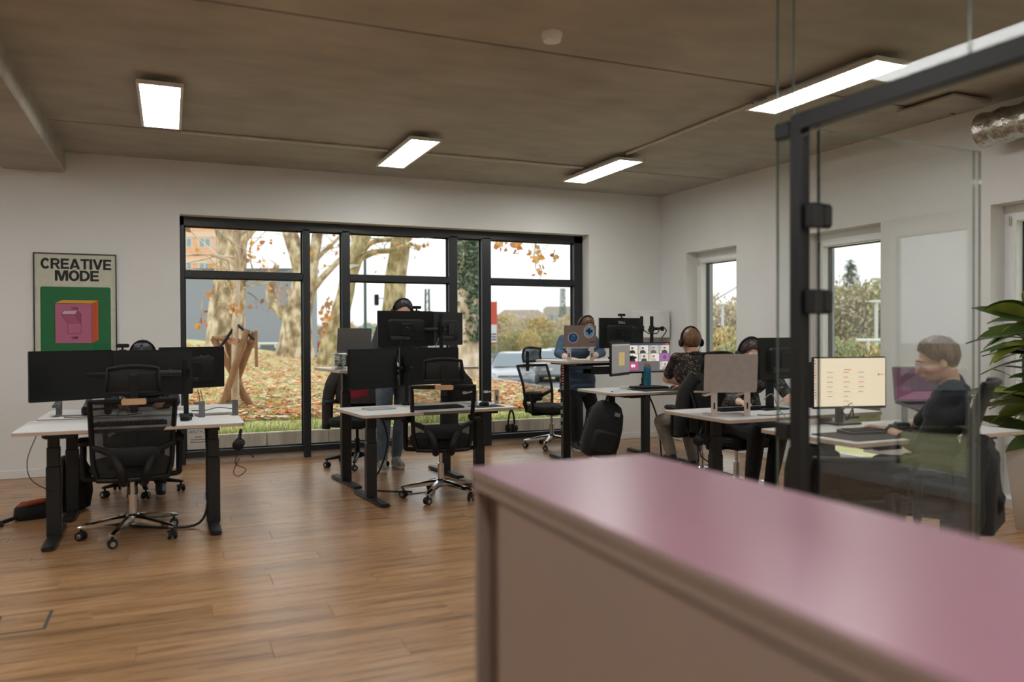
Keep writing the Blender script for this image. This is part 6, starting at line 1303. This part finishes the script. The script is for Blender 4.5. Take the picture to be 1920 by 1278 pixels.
# ---------------------------------------------------------------- cars
m_tyre = pm('tyre', (24, 24, 26), .8); m_rim = pm('alloy_rim', (170, 172, 176), .3, .8); m_cglass = pm('car_glass', (120, 134, 142), .1, spec=.8, var=.05); m_hl = pm('headlamp', (214, 218, 222), .12, .3); m_tail = pm('tail_lamp', (206, 50, 44), .25); m_plate = pm('number_plate', (226, 226, 222), .5)
def car(name, label, loc, rz, col, parts=True):
    """hatchback, front towards local -Y"""
    t = thing(name, label, 'car', loc, rz, 'parked cars'); m = pm('paint_%d_%d_%d' % col, col, .22, .3, var=.02, coat=.6)
    st = [(-2.05, .40, .56, .74, .78), (-1.95, .30, .66, .84, .84), (-1.5, .22, .78, .88, .88), (-1.0, .20, .88, .89, .88), (-.55, .20, .96, .89, .89), (.6, .20, .97, .89, .89), (1.4, .22, .98, .89, .88), (1.85, .28, .95, .86, .85), (2.0, .38, .84, .80, .80)]
    b = MB(); rings = []
    for (y, z0, z1, w, wt) in st: rings.append([(-w*.92, y, z0), (-w, y, z0+.12), (-w, y, (z0+z1)*.5), (-wt*.97, y, z1-.06), (-wt*.86, y, z1), (0, y, z1+.03), (wt*.86, y, z1), (wt*.97, y, z1-.06), (w, y, (z0+z1)*.5), (w, y, z0+.12), (w*.92, y, z0)])
    b.loft(rings); b.build('body', m, t, 50)
    cb = [(-.95, .90, .80), (-.35, 1.30, .66), (-.05, 1.44, .60), (.7, 1.47, .60), (1.35, 1.40, .60), (1.85, .98, .74)]
    b = MB(); b.loft([[(-w-.02*(z > 1), y, .90), (-w, y, z-.05), (-w*.86, y, z), (w*.86, y, z), (w, y, z-.05), (w+.02*(z > 1), y, .90)] for y, z, w in cb]); b.build('cabin', m, t, 50)
    b = MB(); b.add([(-.74, -.955, .925), (.74, -.955, .925), (.58, -.20, 1.395), (-.58, -.20, 1.395)], [(0, 1, 2, 3)]); b.add([(-.68, 1.83, 1.05), (.68, 1.83, 1.05), (.56, 1.43, 1.38), (-.56, 1.43, 1.38)], [(0, 1, 2, 3)])
    for s in (-1, 1): b.add([(s*.79, -.70, .97), (s*.72, 1.55, 1.0), (s*.655, 1.25, 1.33), (s*.665, .6, 1.39), (s*.69, -.15, 1.34)], [(0, 1, 2, 3, 4)])
    for i, v in enumerate(b.v): b.v[i] = v+V(0, -.03 if i < 4 else (.03 if i < 8 else 0), .02 if i < 8 else 0)+V((.03 if v.x > 0 else -.03) if i >= 8 else 0, 0, 0)
    b.build('windows', m_cglass, t, 0)
    for sx in (-1, 1):
        for y in (-1.28, 1.3):
            w = MB(); w.lathe([(.18, -.1), (.30, -.1), (.325, -.07), (.325, .07), (.30, .1), (.18, .1)], 20, T((sx*.80, y, .325), ry=math.radians(90))); w = w.build('wheel', m_tyre, t); MB().lathe([(0, 0), (.2, 0), (.21, .01), (0, .03)], 10, T((sx*.885, y, .325), ry=math.radians(90*sx))).build('rim', m_rim, w)
        MB().loft([[(sx*x, y, z) for x, y, z in ((.50, -1.99, .60), (.80, -1.86, .62), (.84, -1.70, .76), (.56, -1.93, .74))], [(sx*x, y-.03, z) for x, y, z in ((.50, -1.99, .60), (.80, -1.86, .62), (.84, -1.70, .76), (.56, -1.93, .74))]]).build('headlight', m_hl, t, 0)
        MB().rbox((sx*.74, 1.93, .82), (.16, .10, .22), .02).build('tail_light', m_tail, t); MB().rbox((sx*.95, -.62, 1.0), (.16, .1, .12), .03).build('mirror', m, t)
    MB().rbox((0, -2.0, .62), (.86, .08, .09), .02).build('grille', m_blk, t); MB().rbox((0, -2.03, .62), (.90, .03, .018), .004).build('chrome_bar', m_chrome, t); MB().cyl((0, -2.05, .63), (0, -2.03, .63), .06, n=16).build('badge', m_chrome, t); MB().rbox((0, -2.06, .42), (.52, .02, .11), .004).build('number_plate', m_plate, t); MB().rbox((0, -2.02, .36), (1.4, .08, .12), .02).build('lower_bumper', m_blk2, t); MB().rbox((0, 2.03, .6), (.52, .02, .11), .004).build('number_plate', m_plate, t)
    return t
def park(px, py, d): p = ondep(px, py, d); return (p.x, p.y, -.85)
car('car', 'silver grey hatchback facing the lawn, nearest of the parked cars', park(963, 690, 30.5), math.radians(-27), (176, 180, 186))
car('car', 'pale silver car with red tail light behind the silver hatchback', park(1000, 668, 36.5), math.radians(172), (196, 200, 204))
car('car', 'white car parked behind, at the left of the right window pane', park(918, 664, 42), math.radians(-25), (214, 216, 218))
car('car', 'pale blue-grey car seen beside the headrest of the sideways chair', park(1048, 672, 38), math.radians(-28), (180, 192, 202))
car('car', 'light grey car behind the ivy-covered trunk', park(885, 672, 36), math.radians(-20), (190, 194, 198))
c_ = car('car', 'dark blue car outside the right wall, mirrored in the glass door', (16.0, -8.4, -.95), math.radians(-62), (24, 34, 58))
for k, (px, py, d, col) in enumerate(((594, 643, 62, (196, 198, 200)), (612, 646, 58, (170, 44, 44)))):
    p = ondep(px, py, d); gzz = p.z-.75; car('car', ('far white car in the street left of the leaning tree', 'far red car in the street left of the leaning tree')[k], (p.x, p.y, gzz), math.radians((70, 80)[k]), col)
st_ = ondep(600, 650, 60); tag(MB().bb(-14, 14, -4, 30, -.1, 0).build('street', m_asph, None, 0, (st_.x+4, st_.y, st_.z-.02)), kind='structure')
# ---------------------------------------------------------------- street furniture
def pole(name, label, cat, px, ytop, d, r, col, ybot=650):
    a = ondep(px, ytop, d); t = thing(name, label, cat, (a.x, a.y, -1)); MB().cyl((0, 0, 0), (0, 0, a.z+1), r*1.2, r, 10).build('pole', pm('pole_%d' % col[0], col, .5), t); return t, a
t, a = pole('lamp_post', 'tall dark lamp post beyond the leaning tree', 'lamp post', 684, 440, 42, .075, (74, 84, 84)); MB().tube([(0, 0, a.z+1), (0, 0, a.z+2.2), (.5, -.2, a.z+2.6)], .05, 8).build('arm', MATS['pole_74'], t); MB().rbox((.8, -.3, a.z+2.6), (.6, .2, .1), .03).build('lantern', m_steel, t)
t, a = pole('traffic_light', 'small traffic light on a side arm beyond the trees', 'traffic light', 730, 560, 44, .07, (70, 76, 78)); q = ondep(706, 562, 44); MB().tube([(0, 0, a.z+1), (q.x-a.x, q.y-a.y, q.z+1.1)], .03, 6).build('arm', MATS['pole_70'], t); MB().rbox((q.x-a.x, q.y-a.y, q.z+1), (.24, .2, .62), .03).build('signal_head', m_blk2, t)
for k, (px, yt, yb, d, lb) in enumerate(((801, 541, 600, 80, 'lattice mast behind the middle monitors'), (1055, 540, 620, 85, 'lattice mast behind the right window pane'))):
    a = ondep(px, yt, d); t = thing('lattice_mast', lb, 'mast', (a.x, a.y, -1)); H_ = a.z+1; w = .28
    for sx, sy in ((-1, -1), (1, -1), (1, 1), (-1, 1)): MB().cyl((sx*w, sy*w, 0), (sx*w*.6, sy*w*.6, H_), .06, n=6).build('leg', pm('mast_grey', (96, 110, 104), .6), t)
    n = 9
    for i in range(n):
        z0, z1 = H_*i/n, H_*(i+1)/n
        MB().tube([(-w*(1-.4*i/n), -w, z0), (w*(1-.4*(i+1)/n), -w*.9, z1)], .035, 5).build('brace', MATS['mast_grey'], t)
a = ondep(686, 612, 46); t = thing('bus_stop_sign', 'small blue sign on a post left of the middle monitors', 'sign', (a.x, a.y, -.5)); MB().cyl((0, 0, 0), (0, 0, a.z+.6), .05, n=8).build('post', m_steel, t); MB().rbox((0, -.08, a.z+.3), (.55, .05, .42), .02).build('panel', pm('sky_blue_sign', (110, 184, 214), .5), t)
a = ondep(925, 563, 36); t = thing('banner', 'tall red and white advertising banner beside the right window bar', 'banner', (a.x, a.y, -.75)); hb = a.z+.75; MB().rbox((0, 0, hb-1.0), (.36, .06, 1.9), .01).build('panel', pm('red_banner', (206, 84, 66), .6), t); MB().rbox((0, -.035, hb-1.5), (.30, .02, .8), .005).build('white_field', m_wpl, t)
for s in (-1, 1): MB().cyl((s*.17, .04, 0), (s*.17, .04, hb), .025, n=8).build('post', m_steel, t)
for k in range(3): MB().bb(-.12, .12, -.048, -.0455, hb-1.8+.12*k, hb-1.74+.12*k).build('printed_bar', m_blk2, t, 0)
# far low buildings to the right
def block(name, label, px0, px1, yt, d, col, roof=None, gable=0.):
    A = ondep(px0, 620, d); B_ = ondep(px1, 620, d); zt = ondep((px0+px1)/2, yt, d).z; o = V(A.x, A.y, -1); t = thing(name, label, 'building', o); b = MB(); slab(A, B_, -1, zt-gable, 10, b, o); b.build('wall', pm('far_wall_%d%d' % (px0, d), col, .9, var=.05, scale=.6), t, 0)
    if roof:
        dv = B_-A; dv.z = 0; ux = dv.normalized(); n_ = V(-ux.y, ux.x, 0); n_ = n_ if n_.y > 0 else -n_; L = dv.length; e = .4; zb = zt-gable+1
        b = MB(); v = [-ux*e-n_*e, ux*(L+e)-n_*e, ux*(L+e)+n_*(10+e), -ux*e+n_*(10+e), ux*L*.15+n_*5, ux*L*.85+n_*5]; v = [q+V(0, 0, zb+(gable if i > 3 else 0)) for i, q in enumerate(v)]; b.add(v, [(0, 1, 5, 4), (2, 3, 4, 5), (1, 2, 5), (3, 0, 4), (0, 3, 2, 1)]); b.build('roof', pm('far_roof_%d' % roof[0], roof, .85), t, 0)
    return t, A-o, B_-o, zt+1
block('low_hall', 'far low hall with brown roof behind the parked cars', 930, 1026, 578, 95, (176, 168, 158), (150, 136, 124), 1.2)
t, A_2, B_2, zt2 = block('far_block', 'far beige block of flats at the right window edge', 1024, 1110, 574, 100, (186, 178, 164))
for i in range(7):
    for j in range(3):
        p = A_2.lerp(B_2, (i+.5)/7.5); MB().rbox((p.x, p.y-.1, 1.2+1.5*j), (.7, .2, .8), .02).build('window', pm('far_pane', (150, 164, 170), .2), t)
block('far_block', 'far pale building behind the lattice mast', 770, 850, 585, 110, (188, 186, 182))
# ---------------------------------------------------------------- shrubs and far trees
def foliage_mesh(name, n, leaf, cols, seed, rx=1., rz_=1., shell=.55):
    r = random.Random(seed); b = MB()
    for _ in range(n):
        u = r.uniform(-1, 1); a = r.uniform(0, 6.283); q = math.sqrt(1-u*u); d = V(q*math.cos(a)*rx, q*math.sin(a)*rx, u*rz_); k = 1+.35*mnoise.noise(d*2.3+V(seed, 0, 0)); p = d*(shell+(1-shell)*r.random()**.6)*k+V(0, 0, rz_)
        if p.z < .02: continue
        e = Euler((r.uniform(0, 6.28), r.uniform(0, 6.28), 0)).to_matrix(); s = leaf*r.uniform(.6, 1.4); b.add([p+e @ Vector(w)*s for w in ((-1, 0, 0), (0, .7, 0), (1, 0, 0), (0, -.7, 0))], [(0, 1, 2, 3)], r.randrange(len(cols)))
    return b.mesh(name, cols, 0)
fm = {'yellow': foliage_mesh('foliage', 2800, .058, [pm('fol_yellow', (226, 200, 138), .9), pm('fol_ochre', (206, 182, 132), .9), pm('fol_green', (172, 172, 116), .9)], 1), 'olive': foliage_mesh('foliage', 2800, .058, [pm('fol_olive', (170, 172, 126), .9), pm('fol_green', (172, 172, 116), .9), pm('fol_tan', (208, 194, 164), .9)], 2),
      'bare': foliage_mesh('foliage', 1800, .042, [pm('fol_tan', (208, 194, 164), .9), pm('fol_grey', (204, 198, 188), .9), pm('fol_brown', (188, 170, 150), .9)], 3, 1, 1, .2), 'green': foliage_mesh('foliage', 2800, .058, [pm('fol_dgreen', (140, 156, 112), .9), pm('fol_olive', (170, 172, 126), .9)], 4)}
stem_me = None
def shrub(kind, label, loc, s, sz=None, cat='shrub', name='shrub', group=None):
    t = thing(name, label, cat, loc, rnd.uniform(0, 6.28), group); o = bpy.data.objects.new('foliage', fm[kind]); COL.objects.link(o); o.parent = t; o.scale = (s, s, sz or s); o['kind'] = 'stuff'
    MB().tube([(0, 0, -.4), (0, .02, (sz or s)*.5), (.05, 0, (sz or s)*1.1)], [.06*s, .05*s, .02*s], 6).build('stem', m_bk2, t); return t
kinds = ['yellow', 'olive', 'yellow', 'bare', 'olive', 'green']
def row(px0, px1, n, ytop, ybot, d, ks, what, jit=4):
    for i in range(n):
        px = px0+(px1-px0)*(i+.5)/n+rnd.uniform(-jit, jit); yt = ytop+rnd.uniform(-jit, jit)*1.5; dd = d+rnd.uniform(-2, 2); a = ondep(px, ybot, dd); b_ = ondep(px, yt, dd); h = (b_.z-a.z)/2; s = max(h, (px1-px0)/n*dd/FPX*.75); shrub(ks[i % len(ks)], what, (a.x, a.y, a.z), s, h, group=what)
row(905, 1085, 13, 622, 662, 42, ['yellow', 'olive', 'olive'], 'autumn hedge shrub behind the parked cars')
row(905, 1085, 9, 588, 650, 60, ['bare', 'bare', 'yellow'], 'bare brown shrub behind the autumn hedge')
row(575, 700, 6, 600, 650, 66, ['yellow', 'bare', 'olive'], 'autumn shrub along the far street')
row(700, 860, 8, 606, 660, 70, ['bare', 'yellow', 'olive'], 'far shrub hidden behind the middle monitors')
row(1300, 1420, 7, 560, 690, 26, ['bare', 'yellow', 'bare'], 'dry shrub outside the narrow window near the corner')
row(1300, 1420, 6, 620, 760, 19, ['yellow', 'olive'], 'yellow shrub close outside the narrow window near the corner')
row(1520, 1700, 9, 530, 690, 24, ['bare', 'olive', 'bare'], 'dry shrub outside the second narrow window')
row(1520, 1700, 8, 640, 780, 17, ['olive', 'yellow', 'green'], 'leafy shrub close outside the second narrow window')
row(1840, 2010, 5, 560, 720, 20, ['olive', 'bare'], 'shrub outside the narrow window by the potted plant')
for k, (px, yt, d) in enumerate(((1595, 486, 60),)):
    a = ondep(px, yt, d); gz0 = -3; H_ = a.z-gz0; t = thing('fir_tree', 'dark fir tree far outside the second narrow window', 'tree', (a.x, a.y, gz0)); b = MB(); r = random.Random(2)
    for i in range(1500):
        v = r.random()**.7; z = H_*(1-v*.85); R_ = .25+2.6*v; an = r.uniform(0, 6.28); rr = R_*r.uniform(.2, 1); p = V(rr*math.cos(an), rr*math.sin(an), z-rr*.35); e = Euler((r.uniform(-.4, .4), r.uniform(-.4, .4), an)).to_matrix(); b.add([p+e @ Vector(w)*.3 for w in ((-1, 0, 0), (0, .35, 0), (1, 0, -.3), (0, -.35, 0))], [(0, 1, 2, 3)], r.randrange(2))
    b.build('foliage', [pm('fir_green', (84, 104, 84), .9), pm('fir_light', (120, 136, 114), .9)], t, 0)['kind'] = 'stuff'; MB().cyl((0, 0, 0), (0, 0, H_), .2, .03, 8).build('trunk', m_bk2, t)
# white posts and rail outside the right-hand windows
A = ondep(1605, 638, 15); Bq = ondep(1650, 638, 15); t = thing('white_barrier', 'white T-shaped rail outside the second narrow window', 'railing', (A.x, A.y, gz(A.x, A.y))); o = t.location
MB().tube([A-o, Bq-o], .035, 8).build('rail', m_rail, t); p = ondep(1627, 638, 15); MB().cyl((p.x-o.x, p.y-o.y, -.3), (p.x-o.x, p.y-o.y, p.z-o.z), .035, n=8).build('post', m_rail, t)
p = ondep(1643, 565, 16); t = thing('white_post', 'slim white post outside the second narrow window', 'post', (p.x, p.y, -.9)); MB().cyl((0, 0, 0), (0, 0, p.z+.9), .035, n=8).build('post', m_rail, t); MB().rbox((0, 0, p.z+.9), (.3, .1, .05), .01).build('head', m_rail, t)
p = ondep(1355, 570, 22); t = thing('white_post', 'slim white post outside the narrow window near the corner', 'post', (p.x, p.y, -.9)); MB().cyl((0, 0, 0), (0, 0, p.z+.9), .04, n=8).build('post', m_rail, t); MB().rbox((0, 0, p.z+.9), (.34, .1, .05), .01).build('head', m_rail, t)
cable('overhead_wire', 'overhead wire crossing the narrow window near the corner', [ondep(1300, 590, 40), ondep(1345, 560, 40), ondep(1420, 515, 40)], .03, pm('wire_grey', (120, 122, 120), .6), 'wire')
# house mirrored in the door, beyond the right wall behind the camera
t = thing('house', 'pale gabled house beyond the right wall, mirrored in the glass door', 'building', (34, -14, -1)); t.rotation_euler = (0, 0, math.radians(-70)); MB().bb(-7, 7, 0, 10, 0, 6).build('wall', pm('house_wall', (190, 186, 178), .9), t, 0); b = MB(); b.add([(-7.5, -.5, 6), (7.5, -.5, 6), (7.5, 10.5, 6), (-7.5, 10.5, 6), (-7.5, 5, 9.5), (7.5, 5, 9.5)], [(0, 1, 5, 4), (2, 3, 4, 5), (1, 2, 5), (3, 0, 4), (0, 3, 2, 1)]); b.build('roof', pm('house_roof', (112, 96, 88), .9), t, 0)
for i in range(4):
    for z in (1.4, 3.9): MB().bb(-5.6+3.2*i, -4.2+3.2*i, -.06, .02, z, z+1.4).build('window', pm('far_pane', (150, 164, 170), .2), t, 0)
